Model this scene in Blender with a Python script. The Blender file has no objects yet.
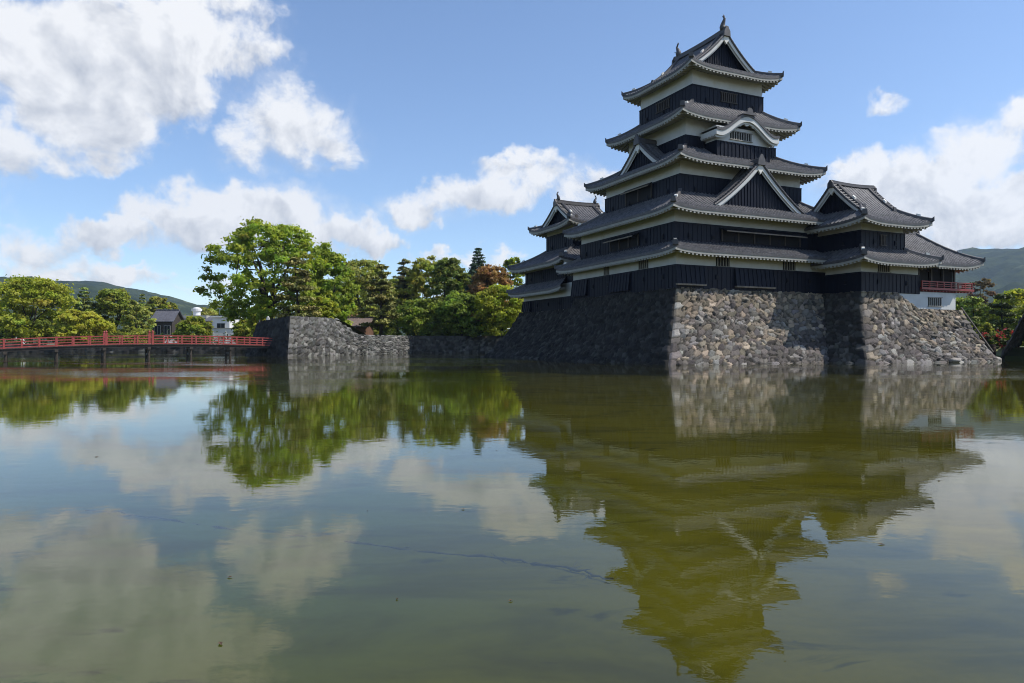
import bpy, math, random
import numpy as np
R = math.radians
sc = bpy.context.scene
COL = sc.collection

# ------------------------------------------------------------------ camera, sky, sun, exposure
CAMZ = 1.73
FPX = 700.3
cam_d = bpy.data.cameras.new('camera')
cam = bpy.data.objects.new('camera', cam_d)
COL.objects.link(cam)
cam.location = (0, 0, CAMZ)
cam.rotation_euler = (R(90), 0, 0)
cam_d.sensor_width = 36
cam_d.lens = 36 * FPX / 1024
cam_d.shift_y = 0.0016
cam_d.clip_start = 0.1
cam_d.clip_end = 20000
sc.camera = cam

SUN_EL = R(51)
SUN_H = np.array([0.990, -0.137])           # horizontal direction towards the sun
SUN_DIR = np.array([SUN_H[0] * math.cos(SUN_EL), SUN_H[1] * math.cos(SUN_EL), math.sin(SUN_EL)])
SKY_STRENGTH = 0.15
SUN_STRENGTH = 4.5
EXPOSURE = 0.22
HAZE = 0.00009

sc.view_settings.view_transform = 'Standard'
sc.view_settings.look = 'None'
sc.view_settings.gamma = 1
sc.view_settings.exposure = EXPOSURE
sc.view_settings.use_curve_mapping = False
sc.render.engine = 'CYCLES'
sc.cycles.use_denoising = True
sc.cycles.filter_width = 1.0
sc.render.filter_size = 1.0
sc.cycles.max_bounces = 7
sc.cycles.diffuse_bounces = 3
sc.cycles.glossy_bounces = 3
sc.cycles.transmission_bounces = 3
sc.cycles.volume_bounces = 0
sc.cycles.transparent_max_bounces = 8
sc.cycles.caustics_reflective = False
sc.cycles.caustics_refractive = False
sc.cycles.sample_clamp_indirect = 4

sun_d = bpy.data.lights.new('sun', 'SUN')
sun_d.energy = SUN_STRENGTH
sun_d.angle = R(0.53)
sun_d.color = (1.0, 0.94, 0.85)
sun = bpy.data.objects.new('sun', sun_d)
COL.objects.link(sun)
sun.location = (60, -20, 80)
from mathutils import Vector
sun.rotation_euler = Vector((-SUN_DIR[0], -SUN_DIR[1], -SUN_DIR[2])).to_track_quat('-Z', 'Y').to_euler()

world = bpy.data.worlds.new('World')
sc.world = world
world.use_nodes = True


class NT:
    """tiny helper to write node trees"""
    def __init__(self, nt):
        self.nt = nt
        self.n = nt.nodes
        self.l = nt.links

    def node(self, typ, **kw):
        n = self.n.new(typ)
        for k, v in kw.items():
            setattr(n, k, v)
        return n

    def set(self, sock, v):
        if isinstance(v, bpy.types.NodeSocket):
            self.l.new(v, sock)
        elif v is not None:
            sock.default_value = v

    def m(self, op, a, b=None, c=None, clamp=False):
        n = self.node('ShaderNodeMath', operation=op, use_clamp=clamp)
        self.set(n.inputs[0], a)
        if b is not None: self.set(n.inputs[1], b)
        if c is not None: self.set(n.inputs[2], c)
        return n.outputs[0]

    def vm(self, op, a, b=None, out=0):
        n = self.node('ShaderNodeVectorMath', operation=op)
        self.set(n.inputs[0], a)
        if b is not None: self.set(n.inputs[1], b)
        return n.outputs['Value'] if op in ('DOT_PRODUCT', 'LENGTH', 'DISTANCE') else n.outputs[0]

    def scale(self, a, f):
        n = self.node('ShaderNodeVectorMath', operation='SCALE')
        self.set(n.inputs[0], a)
        self.set(n.inputs['Scale'], f)
        return n.outputs[0]

    def noise(self, vec, scale, detail=4, rough=0.55, dist=0.0, col=False):
        n = self.node('ShaderNodeTexNoise')
        if vec is not None: self.set(n.inputs['Vector'], vec)
        n.inputs['Scale'].default_value = scale
        n.inputs['Detail'].default_value = detail
        n.inputs['Roughness'].default_value = rough
        n.inputs['Distortion'].default_value = dist
        return n.outputs['Color'] if col else n.outputs['Fac']

    def mapr(self, v, a, b, c=0.0, d=1.0, smooth=True):
        n = self.node('ShaderNodeMapRange', interpolation_type='SMOOTHSTEP' if smooth else 'LINEAR')
        self.set(n.inputs[0], v)
        for i, x in enumerate((a, b, c, d)):
            self.set(n.inputs[i + 1], x)
        return n.outputs[0]

    def mix(self, f, a, b, blend='MIX'):
        n = self.node('ShaderNodeMix', data_type='RGBA', blend_type=blend)
        self.set(n.inputs[0], f)
        for s, v in ((n.inputs[6], a), (n.inputs[7], b)):
            if isinstance(v, (tuple, list)): v = (v[0], v[1], v[2], 1)
            self.set(s, v)
        return n.outputs[2]


def px_dir(x, y):
    d = np.array([(x - 512) / FPX, 1.0, (343.2 - y) / FPX])
    return d


def build_world():
    t = NT(world.node_tree)
    t.n.clear()
    out = t.node('ShaderNodeOutputWorld')
    bg = t.node('ShaderNodeBackground')
    t.l.new(bg.outputs[0], out.inputs[0])
    sky = t.node('ShaderNodeTexSky', sky_type='NISHITA')
    sky.sun_disc = False
    sky.sun_elevation = SUN_EL
    sky.sun_rotation = math.atan2(SUN_H[0], SUN_H[1])
    sky.altitude = 600
    sky.air_density = 1.0
    sky.dust_density = 0.6
    sky.ozone_density = 2.0
    tc = t.node('ShaderNodeTexCoord')
    d = t.vm('NORMALIZE', tc.outputs['Generated'])
    # domain warp so that cloud edges billow
    w = t.noise(d, 9.0, 3, 0.55, col=True)
    w2 = t.noise(d, 30.0, 3, 0.6, col=True)
    wd = t.vm('ADD', d, t.scale(t.vm('SUBTRACT', w, (0.5, 0.5, 0.5)), 0.085))
    wd = t.vm('ADD', wd, t.scale(t.vm('SUBTRACT', w2, (0.5, 0.5, 0.5)), 0.05))
    blobs = [  # direction (as seen), angular half sizes, weight
        (95, 62, 125, 72, 1.15), (195, 38, 80, 46, 1.0), (25, 45, 75, 62, 1.0), (95, 122, 80, 44, 1.0), (160, 88, 62, 46, 0.95),
        (8, 150, 44, 34, 0.8), (60, 155, 42, 22, 0.55), (235, 6, 44, 18, .7),
        (287, 128, 62, 46, 0.72), (258, 52, 34, 20, 0.62), (322, 152, 36, 24, 0.75), (255, 150, 40, 22, .55),
        (252, 212, 86, 32, 1.0), (325, 236, 70, 25, 0.95), (185, 220, 56, 27, 0.7), (385, 244, 32, 15, 0.75),
        (110, 236, 72, 22, 0.8), (40, 238, 66, 25, 0.75), (130, 277, 52, 14, 0.8), (60, 264, 66, 16, 0.65), (10, 215, 30, 14, .4),
        (482, 192, 76, 27, 0.95), (545, 176, 46, 24, 0.85), (425, 207, 40, 20, 0.8), (590, 190, 40, 22, 0.8), (640, 200, 60, 24, .7), (505, 166, 40, 13, .6),
        (905, 188, 86, 46, 1.05), (980, 165, 80, 50, 0.85), (1012, 128, 40, 24, 0.85), (885, 228, 70, 30, 0.7), (985, 212, 100, 44, 1.1),
        (840, 188, 34, 20, 0.75), (1040, 215, 60, 46, .9), (883, 104, 16, 8, 0.26), (950, 130, 22, 9, 0.35), (1060, 150, 60, 60, .9),
        (470, 260, 60, 9, 0.5), (505, 254, 30, 8, 0.5), (390, 290, 90, 12, 0.35), (200, 290, 60, 10, .4), (970, 238, 100, 20, .85),
        (-120, 90, 130, 70, .9), (-160, 200, 100, 40, .8), (1250, 160, 150, 60, .9), (-300, -60, 160, 90, .9), (1400, -200, 200, 120, .8), (620, -330, 200, 90, .7),
    ]
    f = num = den = None
    for x, y, rx, ry, wgt in blobs:
        c = px_dir(x, y)
        L = np.linalg.norm(c)
        c = c / L
        e1 = np.cross(c, [0, 0, 1.0]); e1 /= np.linalg.norm(e1)
        e2 = np.cross(e1, c)
        ax = rx / FPX / (1 + ((x - 512) / FPX) ** 2) ** 0.85
        ay = ry / FPX / L
        p = t.vm('DOT_PRODUCT', wd, tuple(e1 / ax))
        q = t.vm('DOT_PRODUCT', wd, tuple(e2 / ay))
        r2 = t.m('MULTIPLY_ADD', q, q, t.m('MULTIPLY', p, p))
        g = t.m('MULTIPLY_ADD', r2, -wgt, wgt)
        f = g if f is None else t.m('SMOOTH_MAX', f, g, 0.25)
        gp_ = t.m('MAXIMUM', g, 0.0)
        den = gp_ if den is None else t.m('ADD', den, gp_)
        num = t.m('MULTIPLY', gp_, q) if num is None else t.m('MULTIPLY_ADD', gp_, q, num)
    f = t.m('MAXIMUM', f, -1.2)
    n1 = t.noise(d, 11.0, 8, 0.64, 0.3)
    dsun = t.vm('ADD', d, (0.018, -0.002, 0.014))
    n2 = t.noise(dsun, 11.0, 4, 0.58, 0.3)
    dens = t.m('ADD', f, t.m('MULTIPLY', t.m('SUBTRACT', n1, 0.515), 2.35))
    # unseen generic cloud behind the camera, thinned to lower the ambient light
    sep = t.node('ShaderNodeSeparateXYZ'); t.l.new(d, sep.inputs[0])
    back = t.mapr(sep.outputs['Y'], 0.1, -0.3)
    gen = t.mapr(t.noise(d, 3.0, 5, 0.6), 0.5, 0.68)
    alpha = t.m('MAXIMUM', t.mapr(dens, -0.10, 0.62), t.m('MULTIPLY', t.mapr(dens, -0.6, 0.45), t.mapr(t.noise(d, 6.0, 6, .62, .4), .42, .66, 0.0, .45)))
    alpha = t.m('MAXIMUM', alpha, t.m('MULTIPLY', gen, t.m('MULTIPLY', back, 0.45)))
    alpha = t.m('MULTIPLY', alpha, 0.96)
    thick = t.mapr(dens, 0.45, 1.5)
    lit = t.m('MULTIPLY_ADD', t.m('SUBTRACT', n1, n2), 1.9, t.m('MULTIPLY_ADD', thick, -0.18, t.m('MULTIPLY_ADD', t.m('DIVIDE', num, t.m('ADD', den, .05)), .34, .93)), clamp=True)
    ccol = t.mix(t.mapr(lit, 0.5, 1.0, smooth=False), (0.46, 0.49, 0.55), (0.86, 0.865, 0.875))
    ccol = t.scale(ccol, 1.0 / SKY_STRENGTH)
    skyc = t.mix(1.0, sky.outputs[0], (0.97, 1.02, 1.09), 'MULTIPLY')
    t.l.new(t.mix(alpha, skyc, ccol), bg.inputs[0])
    bg.inputs[1].default_value = SKY_STRENGTH


build_world()
world.cycles.sampling_method = 'MANUAL'
world.cycles.sample_map_resolution = 512

# ------------------------------------------------------------------ helpers: meshes and materials
rng = np.random.default_rng(7)


def hx(h, s=1.0):
    h = h.lstrip('#')
    c = [int(h[i:i + 2], 16) / 255 for i in (0, 2, 4)]
    return tuple(s * (x / 12.92 if x < .04045 else ((x + .055) / 1.055) ** 2.4) for x in c)


def material(name, c1, c2=None, scale=2.0, rough=0.7, bump=0.0, bscale=20.0, attr=False, transl=0.0, spec=0.4, stain=None, metal=0.0, stretch=None):
    m = bpy.data.materials.new(name)
    m.use_nodes = True
    t = NT(m.node_tree)
    bsdf = t.n['Principled BSDF']
    tc = t.node('ShaderNodeTexCoord')
    vec = tc.outputs['Object']
    if stretch:
        mp = t.node('ShaderNodeMapping'); mp.inputs['Scale'].default_value = stretch
        t.l.new(vec, mp.inputs[0]); vec = mp.outputs[0]
    c2 = c2 or tuple(x * .75 for x in c1)
    nf = t.mapr(t.noise(vec, scale, 5, .6), 0.3, 0.7)
    col = t.mix(nf, c1, c2)
    if attr:
        a = t.node('ShaderNodeAttribute'); a.attribute_name = 'Col'
        col = t.mix(1.0, a.outputs['Color'], col, 'MULTIPLY')
    if stain:
        sf = t.mapr(t.noise(vec, stain[1], 4, .65), stain[2], stain[2] + .2)
        col = t.mix(sf, col, stain[0])
    t.l.new(col, bsdf.inputs['Base Color'])
    bsdf.inputs['Roughness'].default_value = rough
    bsdf.inputs['Specular IOR Level'].default_value = spec
    bsdf.inputs['Metallic'].default_value = metal
    if bump:
        b = t.node('ShaderNodeBump'); b.inputs['Strength'].default_value = 1.0
        b.inputs['Distance'].default_value = bump
        t.l.new(t.noise(vec, bscale, 5, .65), b.inputs['Height'])
        t.l.new(b.outputs[0], bsdf.inputs['Normal'])
    if transl:
        tr = t.node('ShaderNodeBsdfTranslucent'); t.l.new(t.mix(1.0, col, (1.0, 1.0, .55), 'MULTIPLY'), tr.inputs[0])
        mx = t.node('ShaderNodeMixShader'); mx.inputs[0].default_value = transl
        t.l.new(bsdf.outputs[0], mx.inputs[1]); t.l.new(tr.outputs[0], mx.inputs[2])
        t.l.new(mx.outputs[0], t.n['Material Output'].inputs[0])
    return m


M = {}
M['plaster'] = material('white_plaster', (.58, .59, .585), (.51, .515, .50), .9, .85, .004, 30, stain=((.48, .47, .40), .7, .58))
M['eave_plaster'] = material('eave_plaster', (.36, .355, .325), (.29, .285, .255), 1.5, .85, .004, 30)  # darker than the wall plaster: shade under the eaves put into the colour
M['board'] = material('black_lacquered_board', (.0035, .005, .012), (.0065, .0085, .018), 1.3, .5, .006, 14, spec=.15, stretch=(4, 4, .5))
M['dark'] = material('dark_opening', (.006, .006, .007), (.010, .009, .009), 2, .9)
M['tile'] = material('grey_roof_tile', (.044, .044, .049), (.125, .121, .125), 3.0, .62, .03, 7, spec=.45, stain=((.07, .064, .062), 1.1, .60))
M['tile_dark'] = material('ridge_tile', (.055, .054, .057), (.085, .08, .082), 2.5, .55, .01, 14)
M['tile_end'] = material('plaster_tile_end', (.75, .74, .70), (.6, .58, .52), 3, .8)
M['wood'] = material('weathered_wood', (.22, .19, .15), (.13, .11, .085), 3, .8, .01, 12)
M['darkwood'] = material('dark_timber', (.035, .028, .022), (.055, .044, .034), 3, .7, .008, 14)
M['bars'] = material('lattice_bars', (.30, .29, .26), (.22, .21, .19), 3, .8)
M['red'] = material('vermilion_paint', (.25, .035, .028), (.20, .03, .025), 1.5, .5, .003, 20, stain=((.25, .06, .045), 2.2, .60))
M['redpink'] = material('faded_vermilion_paint', (.34, .065, .055), (.27, .05, .042), 1.2, .5, .003, 20, stain=((.50, .17, .14), 1.7, .60))
M['stone'] = material('field_stone', (.95, .95, .95), (.76, .76, .76), 3.0, .9, .05, 6, attr=True, spec=.25, stain=((.045, .045, .036), 1.6, .66))
M['bark'] = material('bark', (.055, .042, .032), (.03, .024, .019), 5, .95, .02, 12)
M['leaf'] = material('leaves', (1, 1, 1), (.72, .78, .66), .55, .6, attr=True, transl=.58, spec=.3)
M['needle'] = material('needles', (1, 1, 1), (.75, .78, .7), .7, .65, attr=True, transl=.15, spec=.25)
M['grass'] = material('grass', (.10, .13, .035), (.15, .15, .055), .5, .9, .03, 8)
M['soil'] = material('soil', (.16, .13, .09), (.11, .10, .06), .3, .95, .03, 5)


class MB:
    """collects geometry for ONE mesh object"""
    def __init__(self):
        self.v = []; self.f = []; self.mi = []; self.col = []; self.n = 0

    def add(self, verts, faces, mi=0):
        verts = [tuple(p) for p in verts]
        k = self.n
        self.v += verts
        self.n += len(verts)
        for f in faces:
            self.f.append(tuple(k + i for i in f)); self.mi.append(mi)

    def box(self, a0, a1, b0, b1, c0, c1, mi=0):
        v = [(a0, b0, c0), (a1, b0, c0), (a1, b1, c0), (a0, b1, c0), (a0, b0, c1), (a1, b0, c1), (a1, b1, c1), (a0, b1, c1)]
        self.hexa(v, mi)

    def hexa(self, v, mi=0):
        self.add(v, [(0, 3, 2, 1), (4, 5, 6, 7), (0, 1, 5, 4), (1, 2, 6, 5), (2, 3, 7, 6), (3, 0, 4, 7)], mi)

    def grid(self, P, mi=0, flip=False):
        """P: array (n, m, 3)"""
        P = np.asarray(P, float)
        n, m = P.shape[:2]
        fs = []
        for i in range(n - 1):
            for j in range(m - 1):
                a = i * m + j
                q = (a, a + 1, a + m + 1, a + m)
                fs.append(q[::-1] if flip else q)
        self.add(P.reshape(-1, 3), fs, mi)

    def tube(self, pts, rad, k=6, mi=0, up=(0, 0, 1)):
        pts = np.asarray(pts, float)
        rad = np.broadcast_to(np.asarray(rad, float), (len(pts),))
        T = np.gradient(pts, axis=0)
        rings = []
        for p, tv, r in zip(pts, T, rad):
            tv = tv / (np.linalg.norm(tv) + 1e-9)
            a = np.cross(tv, up)
            if np.linalg.norm(a) < 1e-3: a = np.cross(tv, (1, 0, 0))
            a /= np.linalg.norm(a); b = np.cross(a, tv)
            th = np.linspace(0, 2 * np.pi, k, endpoint=False)
            rings.append(p + r * (np.cos(th)[:, None] * a + np.sin(th)[:, None] * b))
        n = len(rings)
        fs = []
        for i in range(n - 1):
            for j in range(k):
                j2 = (j + 1) % k
                fs.append((i * k + j, i * k + j2, (i + 1) * k + j2, (i + 1) * k + j))
        fs.append(tuple(range(k))[::-1]); fs.append(tuple((n - 1) * k + j for j in range(k)))
        self.add(np.concatenate(rings), fs, mi)

    def prism(self, poly, n_vec, mi=0):
        """extrude a planar 3-D polygon by n_vec"""
        poly = np.asarray(poly, float); k = len(poly)
        v = list(poly) + list(poly + np.asarray(n_vec, float))
        fs = [tuple(range(k)), tuple(range(2 * k - 1, k - 1, -1))]
        for i in range(k):
            j = (i + 1) % k
            fs.append((j, i, k + i, k + j))
        self.add(v, fs, mi)

    def lathe(self, prof, c, k=12, mi=0):
        """prof: list of (r, z)"""
        th = np.linspace(0, 2 * np.pi, k, endpoint=False)
        v = []; fs = []
        for r, z in prof:
            v += [(c[0] + r * math.cos(a), c[1] + r * math.sin(a), c[2] + z) for a in th]
        for i in range(len(prof) - 1):
            for j in range(k):
                j2 = (j + 1) % k
                fs.append((i * k + j, i * k + j2, (i + 1) * k + j2, (i + 1) * k + j))
        fs.append(tuple(range(k))[::-1]); fs.append(tuple((len(prof) - 1) * k + j for j in range(k)))
        self.add(v, fs, mi)

    def build(self, name, mats, parent=None, org=(0, 0, 0), smooth=False, fix=True):
        me = bpy.data.meshes.new(name)
        v = np.asarray(self.v, float) - np.asarray(org, float)
        me.from_pydata(v.tolist(), [], self.f)
        for mm in (mats if isinstance(mats, (list, tuple)) else [mats]):
            me.materials.append(mm)
        if len(self.mi): me.polygons.foreach_set('material_index', self.mi)
        if fix:
            import bmesh
            bm = bmesh.new(); bm.from_mesh(me)
            bmesh.ops.recalc_face_normals(bm, faces=bm.faces)
            bm.to_mesh(me); bm.free()
        if smooth: me.polygons.foreach_set('use_smooth', [True] * len(me.polygons))
        me.update()
        o = bpy.data.objects.new(name, me)
        COL.objects.link(o)
        if parent: o.parent = parent
        return o


def fast_mesh(name, V, F, mats, colors=None, parent=None, smooth=False):
    """V (n,3), F (m,4) or (m,3) arrays; colors per vertex (n,3)"""
    me = bpy.data.meshes.new(name)
    V = np.ascontiguousarray(V, np.float32); F = np.ascontiguousarray(F, np.int32)
    me.vertices.add(len(V)); me.vertices.foreach_set('co', V.ravel())
    k = F.shape[1]
    me.loops.add(F.size); me.loops.foreach_set('vertex_index', F.ravel())
    me.polygons.add(len(F))
    me.polygons.foreach_set('loop_start', np.arange(0, F.size, k, dtype=np.int32))
    me.polygons.foreach_set('loop_total', np.full(len(F), k, np.int32))
    if smooth: me.polygons.foreach_set('use_smooth', np.ones(len(F), bool))
    if colors is not None:
        ca = me.color_attributes.new('Col', 'FLOAT_COLOR', 'POINT')
        c = np.ones((len(V), 4), np.float32); c[:, :3] = colors
        ca.data.foreach_set('color', c.ravel())
    for mm in (mats if isinstance(mats, (list, tuple)) else [mats]):
        me.materials.append(mm)
    me.update(calc_edges=True)
    me.validate()
    o = bpy.data.objects.new(name, me)
    COL.objects.link(o)
    if parent: o.parent = parent
    return o


def tag(o, label=None, cat=None, group=None, kind=None):
    if label: o['label'] = label
    if cat: o['category'] = cat
    if group: o['group'] = group
    if kind: o['kind'] = kind
    return o


def empty(name, loc, rz=0.0, label=None, cat=None, group=None):
    o = bpy.data.objects.new(name, None)
    COL.objects.link(o)
    o.location = loc; o.rotation_euler = (0, 0, rz)
    o.empty_display_size = .5
    return tag(o, label, cat, group)


def struct(name, mb, mats, **kw):
    return tag(mb.build(name, mats, **kw), kind='structure')


def copy_tree(o, parent=None):
    c = o.copy(); COL.objects.link(c)
    if parent: c.parent = parent
    for ch in list(o.children):
        copy_tree(ch, c)
    return c


def gpt(x, y, z):
    """ground position seen at picture point, at height z (used once, to survey the place)"""
    D = (CAMZ - z) * FPX / (y - 343.2)
    return np.array([(x - 512) / FPX * D, D])


def at(x, D):
    return ((x - 512) / FPX * D, D)


def zat(y, D):
    return CAMZ + (343.2 - y) * D / FPX


# ------------------------------------------------------------------ ground, moat, hills
mb = MB()
HX0, HX1, HY0, HY1 = -170, 120, 1.6, 128
for x0, x1, y0, y1 in ((-7000, HX0, -7000, 7000), (HX1, 7000, -7000, 7000), (HX0, HX1, HY1, 7000)):
    mb.add([(x0, y0, 1.35), (x1, y0, 1.35), (x1, y1, 1.35), (x0, y1, 1.35)], [(0, 1, 2, 3)])
mb.add([(HX0, -7000, 1.35), (HX1, -7000, 1.35), (HX1, -8, 1.35), (HX0, -8, 1.35)], [(0, 1, 2, 3)])
mb.add([(HX0, -8, 1.35), (HX1, -8, 1.35), (HX1, HY0 - .6, .30), (HX0, HY0 - .6, .30)], [(0, 1, 2, 3)])
mb.add([(HX0, HY0 - .6, .30), (HX1, HY0 - .6, .30), (HX1, HY0, -.8), (HX0, HY0, -.8)], [(0, 1, 2, 3)])
mb.add([(HX0, HY1, 1.35), (HX0, HY1, -.8), (HX1, HY1, -.8), (HX1, HY1, 1.35)], [(0, 1, 2, 3)])
mb.add([(HX0, HY0, -.8), (HX0, HY1, -.8), (HX0, HY1, 1.35), (HX0, HY0, 1.35)], [(0, 1, 2, 3)])
mb.add([(HX1, HY0, -.8), (HX1, HY1, -.8), (HX1, HY1, 1.35), (HX1, HY0, 1.35)], [(0, 1, 2, 3)])
M['ground'] = material('park_ground', (.12, .12, .06), (.17, .15, .09), .08, .95, .03, 3)
struct('ground', mb, M['ground'], fix=False)


def bed_material():
    m = bpy.data.materials.new('moat_bed_silt'); m.use_nodes = True
    t = NT(m.node_tree); b = t.n['Principled BSDF']
    tc = t.node('ShaderNodeTexCoord'); v = tc.outputs['Object']
    mp = t.node('ShaderNodeMapping'); mp.inputs['Scale'].default_value = (.35, 1.0, 1.0); mp.inputs['Rotation'].default_value = (0, 0, R(-14))
    t.l.new(v, mp.inputs[0])
    n1 = t.mapr(t.noise(mp.outputs[0], .8, 6, .66, .6), .42, .66)
    sx = t.node('ShaderNodeSeparateXYZ'); t.l.new(v, sx.inputs[0])
    n2 = t.mapr(t.m('MULTIPLY_ADD', t.m('SUBTRACT', t.noise(v, .15, 3, .5), .5), -9.0, sx.outputs['X']), 2.2, -2.5)
    n3 = t.mapr(t.noise(mp.outputs[0], 2.6, 5, .6, .8), .60, .72)
    n4 = t.mapr(t.noise(v, 14, 4, .6), .3, .7)
    c = t.mix(n2, BED1, BED2)
    c = t.mix(t.m('MULTIPLY', n1, .9), c, BED3)
    c = t.mix(t.m('MULTIPLY', n3, .8), c, BED4)
    c = t.mix(t.m('MULTIPLY', n4, .18), c, BED3)
    t.l.new(c, b.inputs['Base Color']); b.inputs['Roughness'].default_value = 1; b.inputs['Specular IOR Level'].default_value = 0
    return m


MURK = (.076, .074, .012, 1)
BED1, BED2, BED3, BED4 = (.155, .128, .018), (.085, .112, .034), (.056, .050, .010), (.020, .019, .007)
g = np.linspace(0, 1, 60)
Xs = HX0 + (HX1 - HX0) * g
Ys = HY0 + (HY1 - HY0) * (np.linspace(0, 1, 70) ** 2)
XX, YY = np.meshgrid(Xs, Ys)
ZZ = -.62 - .12 * np.sin(XX * .31 + YY * .2) * np.sin(YY * .47) - .1 * np.minimum(YY / 30, 1)
mb = MB(); mb.grid(np.stack([XX, YY, ZZ], -1))
struct('moat_bed', mb, bed_material(), smooth=True, fix=False)


def water_material():
    m = bpy.data.materials.new('moat_water'); m.use_nodes = True
    t = NT(m.node_tree); t.n.remove(t.n['Principled BSDF'])
    out = t.n['Material Output']
    tc = t.node('ShaderNodeTexCoord'); v = tc.outputs['Object']
    mp = t.node('ShaderNodeMapping'); mp.inputs['Scale'].default_value = (1.0, 1.6, 1.0); mp.inputs['Rotation'].default_value = (0, 0, R(18))
    t.l.new(v, mp.inputs[0])
    fine = t.noise(mp.outputs[0], 5.5, 3, .55, .3)
    mid = t.noise(mp.outputs[0], 1.3, 3, .5, .4)
    big = t.noise(v, .33, 2, .5)
    mp2 = t.node('ShaderNodeMapping'); mp2.inputs['Scale'].default_value = (.035, .075, 1); mp2.inputs['Location'].default_value = (.3, .85, 0)
    t.l.new(v, mp2.inputs[0])
    sp = t.node('ShaderNodeSeparateXYZ'); t.l.new(v, sp.inputs[0])
    patch = t.m('MULTIPLY', t.mapr(t.noise(mp2.outputs[0], 1.0, 3, .55), .48, .60), t.mapr(sp.outputs['Y'], 24, 34))
    h = t.m('MULTIPLY', fine, t.m('MULTIPLY_ADD', patch, .0085, .0005))
    h = t.m('MULTIPLY_ADD', mid, t.m('MULTIPLY_ADD', patch, .0060, .0014), h)
    h = t.m('MULTIPLY_ADD', big, .003, h)
    bp = t.node('ShaderNodeBump'); bp.inputs['Strength'].default_value = 1; bp.inputs['Distance'].default_value = 1
    t.l.new(h, bp.inputs['Height'])
    gl = t.node('ShaderNodeBsdfGlossy'); gl.inputs['Roughness'].default_value = 0.015
    gl.inputs['Color'].default_value = (1, 1, 1, 1)
    t.l.new(bp.outputs[0], gl.inputs['Normal'])
    tr = t.node('ShaderNodeBsdfTransparent'); tr.inputs[0].default_value = (.80, .86, .60, 1)
    fr = t.node('ShaderNodeFresnel'); fr.inputs[0].default_value = 1.36
    t.l.new(bp.outputs[0], fr.inputs['Normal'])
    mx = t.node('ShaderNodeMixShader')
    df = t.node('ShaderNodeBsdfDiffuse'); df.inputs[0].default_value = MURK
    body = t.node('ShaderNodeMixShader'); body.inputs[0].default_value = .22
    t.l.new(tr.outputs[0], body.inputs[1]); t.l.new(df.outputs[0], body.inputs[2])
    t.l.new(fr.outputs[0], mx.inputs[0]); t.l.new(body.outputs[0], mx.inputs[1]); t.l.new(gl.outputs[0], mx.inputs[2])
    t.l.new(mx.outputs[0], out.inputs[0])
    return m


mb = MB()
WZ = .12
mb.add([(HX0, HY0 - .4, WZ), (HX1, HY0 - .4, WZ), (HX1, HY1, WZ), (HX0, HY1, WZ)], [(0, 1, 2, 3)])
struct('moat_water', mb, water_material(), fix=False)


def fbm2(x, y, seed=0, octv=6, base=1.0, gain=.5):
    r = np.random.default_rng(seed)
    out = np.zeros_like(x)
    amp = 1.0; fr = base
    for o in range(octv):
        for _ in range(3):
            a = r.uniform(0, 2 * np.pi); ph = r.uniform(0, 2 * np.pi); k = fr * r.uniform(.7, 1.4)
            out += amp / 3 * np.sin((x * math.cos(a) + y * math.sin(a)) * k + ph)
        amp *= gain; fr *= 2.03
    return out


def hills(name, prof, D0, D1, seed, mat, relief=.34):
    """prof: surveyed skyline (picture x, y) at distance D1; the slope climbs from D0 to D1 and falls behind"""
    px = np.array([p[0] for p in prof], float); py = np.array([p[1] for p in prof], float)
    xs = np.linspace(px[0], px[-1], 320)
    ys = np.interp(xs, px, py)
    rows = np.concatenate([np.linspace(0, 1, 60), np.linspace(1.05, 1.6, 8)])
    P = np.zeros((len(rows), len(xs), 3))
    for i, r in enumerate(rows):
        D = D0 + (D1 - D0) * r
        ztop = CAMZ + (343.2 - ys) * D1 / FPX
        k = np.clip(r, 0, 1); k = k ** 1.15 if r <= 1 else 1 - (r - 1) / .6 * .8
        X = (xs - 512) / FPX * (D0 + (D1 - D0) * (.35 * r + .65))
        Y = np.full_like(xs, D)
        rel = fbm2(X, Y, seed, 7, .004, .55)
        z = ztop * k + rel * ztop * relief * np.sin(np.pi * min(r, 1)) * (1 - min(r, 1)) ** .5 * 1.5 + fbm2(X, Y, seed + 3, 3, .06, .7) * 2.0 * (r > .03)
        P[i, :, 0] = X; P[i, :, 1] = Y; P[i, :, 2] = z
    P[0, :, 2] = 0.5; P[-1, :, 2] = 0
    mb = MB(); mb.grid(P)
    return struct(name, mb, mat, smooth=True, fix=False)


M['forest'] = material('forest_hillside', (.010, .020, .010), (.040, .055, .018), .016, .95, 4.0, .05, spec=.05, stain=((.115, .135, .045), .006, .56))
hills('hills', [(-700, 325), (-420, 300), (-200, 290), (-60, 284), (0, 281.5), (40, 281), (67, 282), (85, 280.5), (105, 283), (129, 288), (146, 291), (164, 295.5), (182, 300), (199, 304.5), (214, 305.6), (240, 309), (290, 312), (340, 316), (420, 322), (520, 330), (640, 336)], 900, 2300, 3, M['forest'])
hills('mountains', [(640, 338), (720, 318), (800, 290), (870, 268), (920, 256), (955, 250.5), (972, 247.5), (985, 249.5), (996, 248), (1012, 249), (1030, 247.5), (1080, 240), (1200, 246), (1350, 232), (1600, 262), (2000, 310)], 900, 2600, 11, M['forest'], .55)

# ------------------------------------------------------------------ castle frame
TH = R(24.627)
CC = (17.684, 66.0)


class Thing:
    def __init__(self, name, org, label, cat, group=None):
        self.org = org
        c, s = math.cos(TH), math.sin(TH)
        self.e = empty(name, (CC[0] + org[0] * c - org[1] * s, CC[1] + org[0] * s + org[1] * c, org[2]), TH, label, cat, group)

    def part(self, name, mb, mats, parent=None, smooth=False, label=None):
        o = mb.build(name, mats, parent or self.e, self.org, smooth)
        if label: o['label'] = label
        return o


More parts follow.
